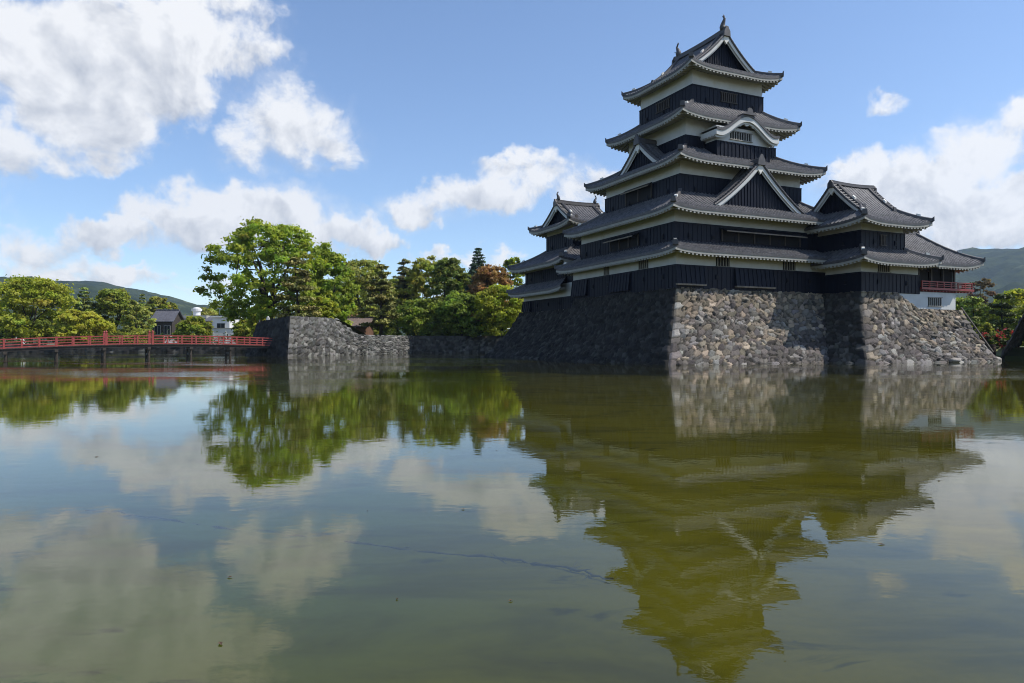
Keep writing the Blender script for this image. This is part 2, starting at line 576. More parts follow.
def cas(a, b):
    c, s = math.cos(TH), math.sin(TH)
    return np.array([CC[0] + a * c - b * s, CC[1] + a * s + b * c])


SIDES = {  # outward normal, along
    'S': lambda s, o, z: (s, -o, z), 'N': lambda s, o, z: (-s, o, z),
    'W': lambda s, o, z: (-o, -s, z), 'E': lambda s, o, z: (o, s, z)}


def storey(T, rect, z0, zb, z1, sides='SWNE', loops=True, batten=.46, flare=0.0, name='wall'):
    """white plaster wall with black board cladding on its lower part"""
    a0, a1, b0, b1 = rect
    mb = MB(); mb.box(a0, a1, b0, b1, z0, z1)
    wall = T.part(name, mb, M['plaster'])
    mb = MB()
    t = .07
    mb.box(a0 - t, a1 + t, b0 - t, b1 + t, z0 + .02, zb)
    for sd in sides:
        L0, L1 = (a0, a1) if sd in 'SN' else (b0, b1)
        n = max(2, int(round((L1 - L0) / batten)))
        for i in range(n + 1):
            s = L0 - t + (L1 - L0 + 2 * t) * i / n
            w, p = .028, .03
            if sd == 'S': mb.box(s - w, s + w, b0 - t - p, b0 - t + .01, z0 + .03, zb - .06)
            if sd == 'N': mb.box(s - w, s + w, b1 + t - .01, b1 + t + p, z0 + .03, zb - .06)
            if sd == 'W': mb.box(a0 - t - p, a0 - t + .01, s - w, s + w, z0 + .03, zb - .06)
            if sd == 'E': mb.box(a1 + t - .01, a1 + t + p, s - w, s + w, z0 + .03, zb - .06)
        if loops and sd in 'SWE':
            k = max(1, int((L1 - L0) / 2.4))
            for i in range(k):
                s = L0 + (i + .5) * (L1 - L0) / k + .2
                zc = z0 + (zb - z0) * .55
                for dw, mi, pr in ((.14, 0, .09), (.085, 1, .10)):
                    if sd == 'S': mb.box(s - dw, s + dw, b0 - t - pr, b0 - t, zc - dw * 1.4, zc + dw * 1.4, mi)
                    if sd == 'W': mb.box(a0 - t - pr, a0 - t, s - dw, s + dw, zc - dw * 1.4, zc + dw * 1.4, mi)
                    if sd == 'E': mb.box(a1 + t, a1 + t + pr, s - dw, s + dw, zc - dw * 1.4, zc + dw * 1.4, mi)
    mb.box(a0 - t - .05, a1 + t + .05, b0 - t - .05, b1 + t + .05, zb - .05, zb + .04)   # top rail
    T.part('board_cladding', mb, [M['board'], M['dark']], wall)
    return wall


PITCH = .38
PROF = ((0.0, 0.0), (.16, 0.0), (.215, .055), (.27, .075), (.325, .055))


def cols(s0, s1):
    n = max(1, int(round((s1 - s0) / PITCH)))
    p = (s1 - s0) / n
    S = [(s0 + (k + o / PITCH) * p, h) for k in range(n) for o, h in PROF]
    S.append((s1, 0.0))
    return S


def roof_side(mb, mp, s0, s1, dr, zf, rows=8, edge=.20, mi=0, emi=1):
    """tile surface: mp(s, d, z) -> point; d = distance in from the eave; dr(s) -> (d0, d1)"""
    S = cols(s0, s1)
    P = np.zeros((len(S), rows, 3)); Ed = []
    for i, (s, h) in enumerate(S):
        d0, d1 = dr(s)
        for j in range(rows):
            d = d0 + (d1 - d0) * j / (rows - 1)
            P[i, j] = mp(s, d, zf(s, d) + h)
        if edge:
            Ed.append((mp(s, d0, zf(s, d0) + h + (.02 if h > 0 else 0)), mp(s, d0, zf(s, d0) - edge)))
    mb.grid(P, mi)
    if edge: mb.grid(np.array(Ed), emi)


def eave_side(mb, mp, s0, s1, ovh, zf, drop=.2, rise=.28, raf=.38, corner=True):
    """white fascia, soffit and rafters under one eave.  corner: mitre at both ends"""
    n = max(4, int((s1 - s0) / .6))
    S = np.linspace(s0, s1, n + 1)
    P = np.zeros((n + 1, 4, 3))
    for i, s in enumerate(S):
        e = zf(s, 0) - drop + .012
        dw = min(ovh, min(s - s0, s1 - s)) if corner else ovh
        P[i, 0] = mp(s, .03 if 0 < i < n else 0, e)
        P[i, 1] = mp(s, .035 if 0 < i < n else 0, e - .20)
        P[i, 2] = mp(s, min(.22, dw) if corner else .22, e - .20)
        P[i, 3] = mp(s, dw, e - .10 + rise * dw)
    mb.grid(P, 0)
    k = max(2, int((s1 - s0) / raf))
    for i in range(k):
        s = s0 + (i + .5) * (s1 - s0) / k
        dw = min(ovh, min(s - s0, s1 - s) + .05) if corner else ovh
        if dw < .3: continue
        e = zf(s, 0) - drop - .20
        w = .085
        v = []
        for z1 in (0, 1):
            for (ds, d) in ((-w, .05), (w, .05), (w, dw), (-w, dw)):
                v.append(mp(s + ds, d, e - .115 + z1 * (.13 + .02) + (rise * d * 1.0 if d > .1 else 0) + (.10 if d > .1 else 0) * z1))
        mb.hexa(v)


def hip_line(T, pts, parent, w=.17, h=.26, end=True, name='hip_ridge'):
    """ridge of stacked tiles along a polyline (top to bottom), with a white plaster end"""
    mb = MB()
    pts = np.asarray(pts, float)
    d = pts[-1] - pts[0]; sd = np.array([-d[1], d[0], 0]); sd /= np.linalg.norm(sd) + 1e-9
    n = len(pts)
    P = np.zeros((n, 5, 3))
    for i, p in enumerate(pts):
        for j, (o, z) in enumerate(((-w, -.08), (-w * .85, h * .7), (0, h), (w * .85, h * .7), (w, -.08))):
            P[i, j] = p + sd * o + np.array([0, 0, z])
    mb.grid(P, 0)
    dn = d / np.linalg.norm(d)
    if end:
        p = pts[-1]
        tip = p + dn * .12 + np.array([0, 0, .12])
        v = []
        for k_, q in ((0, p), (1, tip)):
            for o, z in ((-w * 1.25, -.1), (w * 1.25, -.1), (w * 1.0, h * 1.12), (-w * 1.0, h * 1.12)):
                v.append(q + sd * o + np.array([0, 0, z]))
        mb.hexa(v, 0)
        i = max(1, int(n * .66))
        q = pts[i]; 
        v = []
        for k_ in (-.16, .16):
            for o, z in ((-w * .8, .1), (w * .8, .1), (w * .65, h * 1.4), (-w * .65, h * 1.4)):
                v.append(q + dn * k_ + sd * o + np.array([0, 0, z]))
        mb.hexa(v, 1)
    return T.part(name, mb, [M['tile_dark'], M['tile_end']], parent)


def lift_fn(Ea, Eb, H, L):
    def f(a, b):
        c = max(Ea - abs(a), Eb - abs(b))
        return H * max(0.0, 1 - c / L) ** 2
    return f


def skirt_roof(T, inner, outer, zi, ze, H=.45, L=3.2, sides='SWNE', wall=None, concave=.25, hips=('SW', 'SE', 'NW', 'NE'), rise=.28, name='roof'):
    """roof ring between an inner (upper wall) and an outer (eave) rectangle; wall = rectangle of the storey below (for the soffits)"""
    ca, cb = (outer[0] + outer[1]) / 2, (outer[2] + outer[3]) / 2
    Ea, Eb = (outer[1] - outer[0]) / 2, (outer[3] - outer[2]) / 2
    lf = lift_fn(Ea, Eb, H, L)
    mb = MB(); me = MB()
    for sd in sides:
        if sd == 'S':   ov = inner[2] - outer[2]; s0, s1 = outer[0], outer[1]; i0, i1 = inner[0], inner[1]; mp = lambda s, d, z: (s, outer[2] + d, z); wv = wall[2] - outer[2]
        elif sd == 'N': ov = outer[3] - inner[3]; s0, s1 = outer[0], outer[1]; i0, i1 = inner[0], inner[1]; mp = lambda s, d, z: (s, outer[3] - d, z); wv = outer[3] - wall[3]
        elif sd == 'W': ov = inner[0] - outer[0]; s0, s1 = outer[2], outer[3]; i0, i1 = inner[2], inner[3]; mp = lambda s, d, z: (outer[0] + d, s, z); wv = wall[0] - outer[0]
        else:           ov = outer[1] - inner[1]; s0, s1 = outer[2], outer[3]; i0, i1 = inner[2], inner[3]; mp = lambda s, d, z: (outer[1] - d, s, z); wv = outer[1] - wall[1]

        def zf(s, d, mp=mp, ov=ov):
            t = min(1.0, d / ov)
            p = mp(s, d, 0)
            return ze + (zi - ze) * ((1 - concave) * t + concave * t * t) + lf(p[0] - ca, p[1] - cb)

        def dr(s, ov=ov, s0=s0, s1=s1, i0=i0, i1=i1):
            t = 1.0
            if s < i0: t = (s - s0) / (i0 - s0)
            if s > i1: t = (s1 - s) / (s1 - i1)
            return 0.0, max(.02, t * ov)
        roof_side(mb, mp, s0, s1, dr, zf)
        eave_side(me, mp, s0, s1, wv, zf, rise=rise)
    roof = T.part(name, mb, [M['tile'], M['tile_dark']])
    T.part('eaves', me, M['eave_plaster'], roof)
    for h in hips:
        ia = inner[0] if 'W' in h else inner[1]; oa = outer[0] if 'W' in h else outer[1]
        ib = inner[2] if 'S' in h else inner[3]; ob = outer[2] if 'S' in h else outer[3]
        pts = []
        for k in range(9):
            t = 1 - k / 8
            a = oa + (ia - oa) * t; b = ob + (ib - ob) * t
            z = ze + (zi - ze) * ((1 - concave) * t + concave * t * t) + lf(a - ca, b - cb)
            pts.append((a, b, z))
        hip_line(T, pts, roof)
    # thin strip of plaster tile-edging where the roof meets the wall above
    return roof


def irimoya(T, c, Ep, Eq, gp, ze, zr, axis, H=.5, L=3.0, wall=None, ov=.45, k2=.42, ridge_over=.0, fish=False, rise=.28, soff=None, rs=1.0, bd=.40):
    """hip-and-gable roof; ridge along 'axis' ('a' or 'b'); Ep/Eq eave half extents along/across the ridge; gables at +-gp"""
    if axis == 'b': mpg = lambda p, q, z: (c[0] + q, c[1] + p, z)
    else:           mpg = lambda p, q, z: (c[0] + p, c[1] + q, z)
    lf = lift_fn(Ep, Eq, H, L)
    h = zr - ze

    def F(d):
        x = d / Eq
        return ze + h * ((1 - k2) * x + k2 * x * x)
    mb = MB(); me = MB()
    wp, wq = soff
    for sg in (-1, 1):
        mp = lambda s, d, z, sg=sg: mpg(s, sg * (Eq - d), z)
        zf = lambda s, d: F(d) + lf(s, Eq - d)
        din = Ep - gp
        roof_side(mb, mp, -gp, gp, lambda s: (0, Eq), zf, rows=14)
        for e in (-1, 1):
            s0, s1 = (-Ep, -gp) if e < 0 else (gp, Ep)
            roof_side(mb, mp, s0, s1, lambda s: (0, max(.02, Ep - abs(s))), zf, rows=8)
            s0, s1 = (-gp - ov, -gp) if e < 0 else (gp, gp + ov)
            roof_side(mb, mp, s0, s1, lambda s: (din * .98, Eq), zf, rows=12, edge=0)
        eave_side(me, mp, -Ep, Ep, Eq - wq, zf, rise=rise)
    for e in (-1, 1):
        mp = lambda s, d, z, e=e: mpg(e * (Ep - d), s, z)
        zf = lambda s, d: F(d) + lf(Ep - d, s)
        din = Ep - gp + .02
        roof_side(mb, mp, -Eq, Eq, lambda s: (0, max(.02, min(din, Eq - abs(s)))), zf, rows=8)
        eave_side(me, mp, -Eq, Eq, Ep - wp, zf, rise=rise)
    roof = T.part('roof', mb, [M['tile'], M['tile_dark']])
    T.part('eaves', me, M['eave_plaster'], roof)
    # gable ends
    qb = Eq - (Ep - gp)
    for e in (-1, 1):
        qs = np.linspace(-qb, qb, 25)
        zt = [F(Eq - abs(q)) - .05 for q in qs]
        zb = F(Ep - gp) - .15
        gm = MB()
        pg = e * (gp - .12)
        for i in range(24):
            q0, q1 = qs[i], qs[i + 1]
            gm.add([mpg(pg, q0, zb), mpg(pg, q1, zb), mpg(pg, q1, zt[i + 1]), mpg(pg, q0, zt[i])], [(0, 1, 2, 3)])
            if i % 1 == 0:
                w = .03
                top = zt[i] - .3
                if top > zb + .2:
                    v = [mpg(pg, q0 - w, zb), mpg(pg, q0 + w, zb), mpg(pg + e * .05, q0 + w, zb), mpg(pg + e * .05, q0 - w, zb),
                         mpg(pg, q0 - w, top), mpg(pg, q0 + w, top), mpg(pg + e * .05, q0 + w, top), mpg(pg + e * .05, q0 - w, top)]
                    gm.hexa(v)
        gab = T.part('gable', gm, M['board'])
        bargeboard(T, mpg, e * (gp + ov), -e, qb + .15, lambda q: F(Eq - abs(q)), gab, depth=bd, zend=None)
    # ridge
    rl = gp + ov
    rm = MB()
    P = []
    for i in range(13):
        p = -rl + 2 * rl * i / 12
        zc = .10 * (abs(p) / rl) ** 2
        P.append([mpg(p, o * (.6 + .4 * rs), zr + z * rs + zc) for o, z in ((-.26, -.12), (-.24, .22), (-.15, .26), (-.15, .52), (0, .60), (.15, .52), (.15, .26), (.24, .22), (.26, -.12))])
    P = np.array(P)
    rm.grid(P)
    for e in (0, -1): rm.add(P[e], [tuple(range(9))])
    ridge = T.part('ridge', rm, M['tile_dark'], roof)
    for e in (-1, 1):
        om = MB()
        p0 = e * (rl + .02)
        poly = [mpg(p0, o * (.5 + .5 * rs), zr + z * (rs if z > 0 else 1)) for o, z in ((-.42, -.35), (.42, -.35), (.38, .15), (.22, .45), (.12, .72), (-.12, .72), (-.22, .45), (-.38, .15))]
        nv = np.array(mpg(e * .16, 0, 0)) - np.array(mpg(0, 0, 0))
        om.prism(poly, nv)
        T.part('ridge_end_tile', om, M['tile_dark'], ridge)
        if fish:
            shachi(T, mpg, e, rl, zr + .56 * rs, ridge, fish)
    # descending ridges beside the gables, and hips
    for e in (-1, 1):
        for sg in (-1, 1):
            pts = []
            for k in range(9):
                d = Eq - .25 - (Eq - .25 - (Ep - gp) * .95) * k / 8
                pts.append(mpg(e * (gp - .25), sg * (Eq - d), F(d) + .03))
            hip_line(T, pts, roof, w=.15, h=.3, name='descending_ridge')
            pts = []
            for k in range(9):
                d = (Ep - gp) * (1 - k / 8)
                pts.append(mpg(e * (Ep - d), sg * (Eq - d), F(d) + lf(Ep - d, Eq - d)))
            hip_line(T, pts, roof)
    return roof


def bargeboard(T, mpg, p, inw, qb, zf, parent, depth=.5, zend=None, thick=.14):
    """white plastered barge boards following the roof line, tile verge above and a pendant under the apex"""
    bm_ = MB()
    n = 20
    for sg in (-1, 1):
        rows_o, rows_i = [], []
        for i in range(n + 1):
            x = i / n
            q = sg * qb * x
            zt = zf(q) - .06
            dd = depth * (1.0 - .25 * x)
            rows_o.append([mpg(p, q, zt), mpg(p, q, zt - dd)])
            rows_i.append([mpg(p + inw * thick, q, zt), mpg(p + inw * thick, q, zt - dd)])
        O, I = np.array(rows_o), np.array(rows_i)
        G = np.stack([O[:, 0], O[:, 1], I[:, 1], I[:, 0]], 1)
        bm_.grid(G)
        # inner recessed second band
        rows = []
        for i in range(n + 1):
            x = i / n; q = sg * qb * x * .93
            zt = zf(q) - .06 - depth * (1.0 - .25 * x)
            rows.append([mpg(p + inw * .16, q, zt + .1), mpg(p + inw * .16, q, zt - .16)])
        bm_.grid(np.array(rows))
    bb = T.part('bargeboard', bm_, M['plaster'], parent)
    vm_ = MB()
    for sg in (-1, 1):
        pts = [np.array(mpg(p - inw * .02, sg * qb * i / n, zf(sg * qb * i / n) + .05)) for i in range(n + 1)]
        vm_.tube(pts, .10, 6)
        m = int(qb * 1.25 / .33)
        for i in range(m):
            q = sg * qb * (i + .5) / m
            a = np.array(mpg(p - inw * .10, q, zf(q) + .04)); b = np.array(mpg(p + inw * .42, q, zf(q) + .10))
            vm_.tube([a, b], .085, 6)
    T.part('verge_tiles', vm_, M['tile_dark'], parent)
    gm = MB()
    z0 = zf(0) - depth - .02
    poly = [mpg(p - inw * .03, q, z0 + z) for q, z in ((-.16, .16), (-.30, -.05), (-.26, -.28), (-.12, -.42), (0, -.62), (.12, -.42), (.26, -.28), (.30, -.05), (.16, .16))]
    nv = np.array(mpg(inw * .16, 0, 0)) - np.array(mpg(0, 0, 0))
    gm.prism(poly, nv)
    T.part('gable_pendant', gm, M['tile_end'], parent)


def shachi(T, mpg, e, rl, z, parent, size=1.25):
    """fish ornament: head on the ridge end, tail curling up"""
    mb = MB()
    s = size
    pts, rad = [], []
    for t, o, zz, r in ((0, .05, .02, .15), (.1, -.02, .10, .21), (.25, -.05, .24, .20), (.45, -.02, .45, .155), (.65, .08, .66, .11), (.8, .14, .82, .08), (.92, .10, .93, .05), (1, .02, 1.0, .02)):
        pts.append(mpg(e * (rl - .35 * s + o * s * 1.2), 0, z + zz * s)); rad.append(r * s * 1.15)
    mb.tube(pts, rad, 8, up=mpg(0, 1, 0) if True else (0, 0, 1))
    # tail fin
    for a, b in ((-.10, 1.14), (.16, 1.08), (.02, 1.2)):
        p0 = np.array(mpg(e * (rl - .35 * s + .10 * s), 0, z + .88 * s)); p1 = np.array(mpg(e * (rl - .35 * s + a * s), 0, z + b * s))
        mb.tube([p0, (p0 + p1) / 2, p1], [.05 * s, .045 * s, .012 * s], 5, up=mpg(0, 1, 0))
    # back fins and side fins
    for sg in (-1, 1):
        p0 = np.array(mpg(e * (rl - .35 * s), sg * .1 * s, z + .2 * s)); p1 = np.array(mpg(e * (rl - .22 * s), sg * .3 * s, z + .36 * s))
        mb.tube([p0, p1], [.06 * s, .015 * s], 5)
    T.part('fish_ornament', mb, M['tile_dark'], parent, smooth=True)


def dormer(T, side, s0, front, back, w, za, zb, k2=.25, bw=None, name='gable_dormer'):
    """triangular gable sitting on a roof: s0 position along the side, front/back outward distances"""
    mpw = SIDES[side]
    mpg = lambda p, q, z: mpw(s0 + q, p, z)      # p outward

    def zf(q):
        k = 1 - min(1.0, abs(q) / w)
        return zb + (za - zb) * ((1 - k2) * k + k2 * k * k)
    mb = MB()
    for sg in (-1, 1):
        mp = lambda s, d, z, sg=sg: mpg(s, sg * (w - d), z)
        roof_side(mb, mp, back, front, lambda s: (0, w), lambda s, d: zf(w - d), rows=10, edge=.18)
    roof = T.part(name, mb, [M['tile'], M['tile_dark']])
    gm = MB()
    qs = np.linspace(-w * .97, w * .97, 29)
    pg = front - .38
    for i in range(28):
        q0, q1 = qs[i], qs[i + 1]
        gm.add([mpg(pg, q0, zb - .35), mpg(pg, q1, zb - .35), mpg(pg, q1, zf(q1) - .05), mpg(pg, q0, zf(q0) - .05)], [(0, 1, 2, 3)])
        if zf(q0) - .3 > zb: 
            ww = .03
            gm.hexa([mpg(pg + x, q0 + y, z) for z in (zb - .3, zf(q0) - .3) for x, y in ((0, -ww), (0, ww), (.05, ww), (.05, -ww))])
    gab = T.part('gable', gm, M['board'], roof)
    bargeboard2(T, mpg, front, w, zf, roof)
    rm = MB()
    P = []
    for i in range(5):
        p = back + (front + .05 - back) * i / 4
        P.append([mpg(p, o, za + z) for o, z in ((-.2, -.1), (-.19, .14), (-.11, .3), (0, .36), (.11, .3), (.19, .14), (.2, -.1))])
    rm.grid(np.array(P)); rm.add(P[-1], [tuple(range(7))])
    poly = [mpg(front + .04, o, za + z) for o, z in ((-.42, -.3), (.42, -.3), (.36, .2), (.2, .42), (.1, .62), (-.1, .62), (-.2, .42), (-.36, .2))]
    rm.prism(poly, np.array(mpg(.15, 0, 0)) - np.array(mpg(0, 0, 0)))
    T.part('ridge', rm, M['tile_dark'], roof)
    return roof


def bargeboard2(T, mpg, front, w, zf, parent):
    bargeboard(T, mpg, front, -1, w, zf, parent, depth=.42)


def window(T, parent, side, s0, s1, out, z0, z1, nb=None, bars='bars'):
    mpw = SIDES[side]
    mb = MB()
    def bx(sa, sb, oa, ob, za, zb_, mi):
        mb.hexa([mpw(sa, oa, za), mpw(sb, oa, za), mpw(sb, ob, za), mpw(sa, ob, za), mpw(sa, oa, zb_), mpw(sb, oa, zb_), mpw(sb, ob, zb_), mpw(sa, ob, zb_)], mi)
    bx(s0, s1, out - .05, out + .012, z0, z1, 0)
    nb = nb or max(2, int((s1 - s0) / .24))
    for i in range(nb):
        s = s0 + (i + .5) * (s1 - s0) / nb
        bx(s - .045, s + .045, out + .012, out + .08, z0, z1, 1)
    bx(s0 - .06, s1 + .06, out, out + .10, z1, z1 + .07, 1)
    bx(s0 - .06, s1 + .06, out, out + .10, z0 - .07, z0, 1)
    return T.part('window', mb, [M['dark'], M[bars]], parent)


def shutters(T, parent, side, s0, s1, out, z0, z1, posts=4, proj=.85):
    """dark openings behind posts, with board shutters propped up and out"""
    mpw = SIDES[side]
    mb = MB()
    def hx8(pts, mi): mb.hexa([mpw(*p) for p in pts], mi)
    def bx(sa, sb, oa, ob, za, zb_, mi):
        hx8([(sa, oa, za), (sb, oa, za), (sb, ob, za), (sa, ob, za), (sa, oa, zb_), (sb, oa, zb_), (sb, ob, zb_), (sa, ob, zb_)], mi)
    bx(s0, s1, out - .02, out + .075 + .05, z0, z1, 0)
    for i in range(posts + 1):
        s = s0 + (s1 - s0) * i / posts
        bx(s - .07, s + .07, out + .12, out + .19, z0, z1, 1)
    o = T.part('window', mb, [M['dark'], M['darkwood']], parent)
    mb = MB()
    zt = z1 + .06; zo = z1 - .28
    hx8([(s0 - .1, out + .12, zt), (s1 + .1, out + .12, zt), (s1 + .1, out + proj, zo), (s0 - .1, out + proj, zo),
         (s0 - .1, out + .12, zt + .06), (s1 + .1, out + .12, zt + .06), (s1 + .1, out + proj, zo + .06), (s0 - .1, out + proj, zo + .06)], 0)
    bx(s0 - .12, s1 + .12, out + proj, out + proj + .05, zo - .015, zo + .085, 1)
    T.part('propped_shutter', mb, [M['board'], M['wood']], parent)


def drop_boards(T, parent, side, s0, s1, out, z0, z1, flare=.32):
    mpw = SIDES[side]
    mb = MB()
    v = [mpw(s0, out + .05, z0), mpw(s1, out + .05, z0), mpw(s1, out + flare, z0), mpw(s0, out + flare, z0),
         mpw(s0, out + .05, z1), mpw(s1, out + .05, z1), mpw(s1, out + .12, z1), mpw(s0, out + .12, z1)]
    mb.hexa(v, 0)
    n = int((s1 - s0) / .45)
    for i in range(n + 1):
        s = s0 + (s1 - s0) * i / n
        w = .035
        mb.hexa([mpw(s - w, out + flare - .01, z0), mpw(s + w, out + flare - .01, z0), mpw(s + w, out + flare + .05, z0), mpw(s - w, out + flare + .05, z0),
                 mpw(s - w, out + .11, z1), mpw(s + w, out + .11, z1), mpw(s + w, out + .17, z1), mpw(s - w, out + .17, z1)], 0)
    if side == 'S': mb.hexa([mpw(s0 - .03, out + .1, z0 - .12), mpw(s1 + .03, out + .1, z0 - .12), mpw(s1 + .03, out + flare + .09, z0 - .12), mpw(s0 - .03, out + flare + .09, z0 - .12),
             mpw(s0 - .03, out + .1, z0 - .003), mpw(s1 + .03, out + .1, z0 - .003), mpw(s1 + .03, out + flare + .09, z0 - .003), mpw(s0 - .03, out + flare + .09, z0 - .003)], 1)
    return T.part('stone_drop_chute', mb, [M['board'], M['wood']], parent)


# ------------------------------------------------------------------ main keep
K = Thing('castle_keep', (0, 0, 6.0), 'tall five tiered black and white castle tower standing on the central stone base', 'castle tower')
r1 = (-8.93, 8.93, -7.97, 8.3)
r2 = (-8.40, 8.40, -7.13, 7.6)
r3 = (-6.73, 6.73, -5.67, 5.67)
r4 = (-5.05, 5.05, -4.27, 4.27)
r5 = (-3.97, 3.97, -3.84, 3.84)
w1 = storey(K, r1, 6.05, 7.90, 9.15)
w2 = storey(K, r2, 9.2, 11.42, 12.9)
w3 = storey(K, r3, 13.2, 15.75, 17.15)
w4 = storey(K, r4, 17.3, 19.55, 21.45)
w5 = storey(K, r5, 21.6, 24.20, 25.8)
skirt_roof(K, r2, (-10.1, 10.1, -9.42, 9.75), 9.98, 9.02, H=.24, wall=r1)
skirt_roof(K, r3, (-9.75, 9.75, -8.70, 8.70), 14.38, 12.44, H=.28, wall=r2)
skirt_roof(K, r4, (-8.05, 8.05, -7.40, 7.40), 18.65, 16.88, H=.34, wall=r3)
skirt_roof(K, r5, (-6.60, 6.60, -5.85, 5.85), 22.75, 21.06, H=.36, wall=r4)
irimoya(K, (0, 0), 5.15, 5.15, 3.15, 25.55, 29.55, 'b', H=.42, soff=(3.84, 3.97), k2=.48, fish=1.15, rs=.72)
dormer(K, 'S', 0.0, 7.75, 4.9, 4.9, 17.0, 12.95)
dormer(K, 'W', 0.0, 7.0, 4.3, 3.75, 19.9, 17.0)
dormer(K, 'E', 0.0, 7.0, 4.3, 3.75, 19.9, 17.0)


def karahafu():
    a0, a1, bf = -2.95, 2.95, 5.72
    mb = MB(); mb.box(a0, a1, -bf, -4.0, 17.2, 20.3)
    bay = K.part('bay_wall', mb, M['plaster'])
    mb = MB(); t = .06
    mb.box(a0 - t, a1 + t, -bf - t, -4.1, 17.3, 18.95)
    for i in range(15):
        s = a0 + (a1 - a0) * i / 14
        mb.box(s - .035, s + .035, -bf - t - .05, -bf - t + .01, 17.3, 18.9)
    mb.box(a0 - .1, a1 + .1, -bf - .12, -4.1, 18.93, 19.0)
    K.part('board_cladding', mb, M['board'], bay)
    window(K, bay, 'S', -1.45, .95, bf, 19.3, 19.95, 9)
    W = 3.5
    def zf(q):
        x = min(1.0, abs(q) / W)
        return 19.62 + 1.55 * (.5 + .5 * math.cos(math.pi * min(1, x * 1.08))) + (.10 * max(0, x - .8) / .2)
    mpg = lambda p, q, z: (q, -p, z)
    rm = MB()
    qs = np.linspace(-W, W, 41)
    for z_off, mi in ((.18, 0),):
        P = np.zeros((41, 2, 3))
        for i, q in enumerate(qs):
            P[i, 0] = mpg(bf + .72, q, zf(q) + .2 + (.05 if i % 2 else 0)); P[i, 1] = mpg(3.9, q, zf(q) + .2 + (.05 if i % 2 else 0))
        rm.grid(P, 0)
        P2 = P.copy(); P2[:, 1] = [mpg(bf + .72, q, zf(q)) for q in qs]
        rm.grid(P2, 1)
    roof = K.part('curved_gable_roof', rm, [M['tile'], M['tile_dark']])
    bb = MB()
    for p0, dz0, dz1 in ((bf + .66, .02, -.42), (bf + .50, -.38, -.58)):
        G = np.array([[mpg(p0, q, zf(q) + dz0), mpg(p0, q, zf(q) + dz1), mpg(p0 - .16, q, zf(q) + dz1), mpg(p0 - .16, q, zf(q) + dz0)] for q in qs])
        bb.grid(G)
    G = np.array([[mpg(bf + .6, q, zf(q) - .03), mpg(4.0, q, zf(q) - .03)] for q in qs]); bb.grid(G)
    for sg in (-1, 1):
        q = sg * W
        bb.box(min(q, q - sg * .18), max(q, q - sg * .18), -bf - .64, -4.3, zf(q) - .42, zf(q) + .02)
        for i in range(5):
            s = -bf - .3 + i * .36
            bb.box(min(q - sg * .7, q), max(q - sg * .7, q), s, s + .16, zf(q) - .52, zf(q) - .40)
    # scalloped cusp under the arch
    for q, r in ((0, .26), (-.75, .16), (.75, .16)):
        z = zf(q) - .50
        bb.prism([mpg(bf + .46, q + dx, z + dz) for dx, dz in ((-r * 1.3, .05), (-r * .7, -r * .7), (0, -r), (r * .7, -r * .7), (r * 1.3, .05))], (0, .1, 0))
    K.part('bargeboard', bb, M['plaster'], roof)
    rd = MB()
    rd.box(-.13, .13, -bf - .8, -3.9, zf(0) + .18, zf(0) + .46)
    rd.prism([mpg(bf + .72, o, zf(0) + .15 + z) for o, z in ((-.75, -.02), (.75, -.02), (.55, .12), (.32, .22), (.26, .45), (.1, .58), (-.1, .58), (-.26, .45), (-.32, .22), (-.55, .12))], np.array((0, -.15, 0)))
    K.part('ridge', rd, M['tile_dark'], roof)


karahafu()
# openings of the keep
window(K, w1, 'S', -4.95, -3.5, 7.97, 7.98, 8.68, 5)
window(K, w1, 'S', 2.3, 3.75, 7.97, 7.98, 8.68, 5)
window(K, w1, 'W', -2.6, -1.7, 8.93, 7.98, 8.72, 4)
window(K, w1, 'W', 2.9, 4.3, 8.93, 7.98, 8.72, 5)
shutters(K, w2, 'S', -3.7, 5.0, 7.13, 10.15, 11.15, 5)
shutters(K, w2, 'W', -2.1, 2.3, 8.40, 10.15, 11.15, 3)
shutters(K, w3, 'W', -2.1, 1.9, 6.73, 14.5, 15.75, 2, proj=.6)
window(K, w5, 'S', -.9, .9, 3.84 + .07, 23.2, 23.95, 8, 'darkwood')
window(K, w5, 'W', -1.2, .8, 3.97 + .07, 23.2, 23.95, 8, 'darkwood')
drop_boards(K, w1, 'S', -9.0, -6.25, 7.97, 6.42, 7.86)
drop_boards(K, w1, 'S', -3.05, 1.10, 7.97, 6.42, 7.86)
drop_boards(K, w1, 'W', -8.2, -5.4, 8.93, 6.3, 7.86)
drop_boards(K, w1, 'W', -1.4, 1.8, 8.93, 6.3, 7.86)

# ------------------------------------------------------------------ south-east turret (two storeys)
Tt = Thing('turret', (9.8, -8.7, 6.0), 'two storey black and white turret joined to the right side of the tall tower', 'turret')
t1 = (7.20, 14.30, -11.70, -4.0)
t2 = (7.24, 12.44, -11.66, -5.7)
tw1 = storey(Tt, t1, 6.0, 7.65, 9.1)
tw2 = storey(Tt, t2, 9.2, 11.15, 12.4)
skirt_roof(Tt, t2, (5.5, 15.0, -13.36, -4.1), 9.78, 8.60, H=.32, wall=t1, sides='SWE', hips=('SW', 'SE'))
irimoya(Tt, (9.84, -8.68), 4.15, 4.55, 2.15, 11.82, 15.62, 'a', H=.34, soff=(2.6, 3.0), k2=.36, rs=.45, bd=.34)
window(Tt, tw1, 'S', 9.2, 10.7, 11.7, 7.78, 8.4, 6)
window(Tt, tw2, 'S', 9.4, 10.1, 11.75, 10.05, 10.85, 4, 'darkwood')

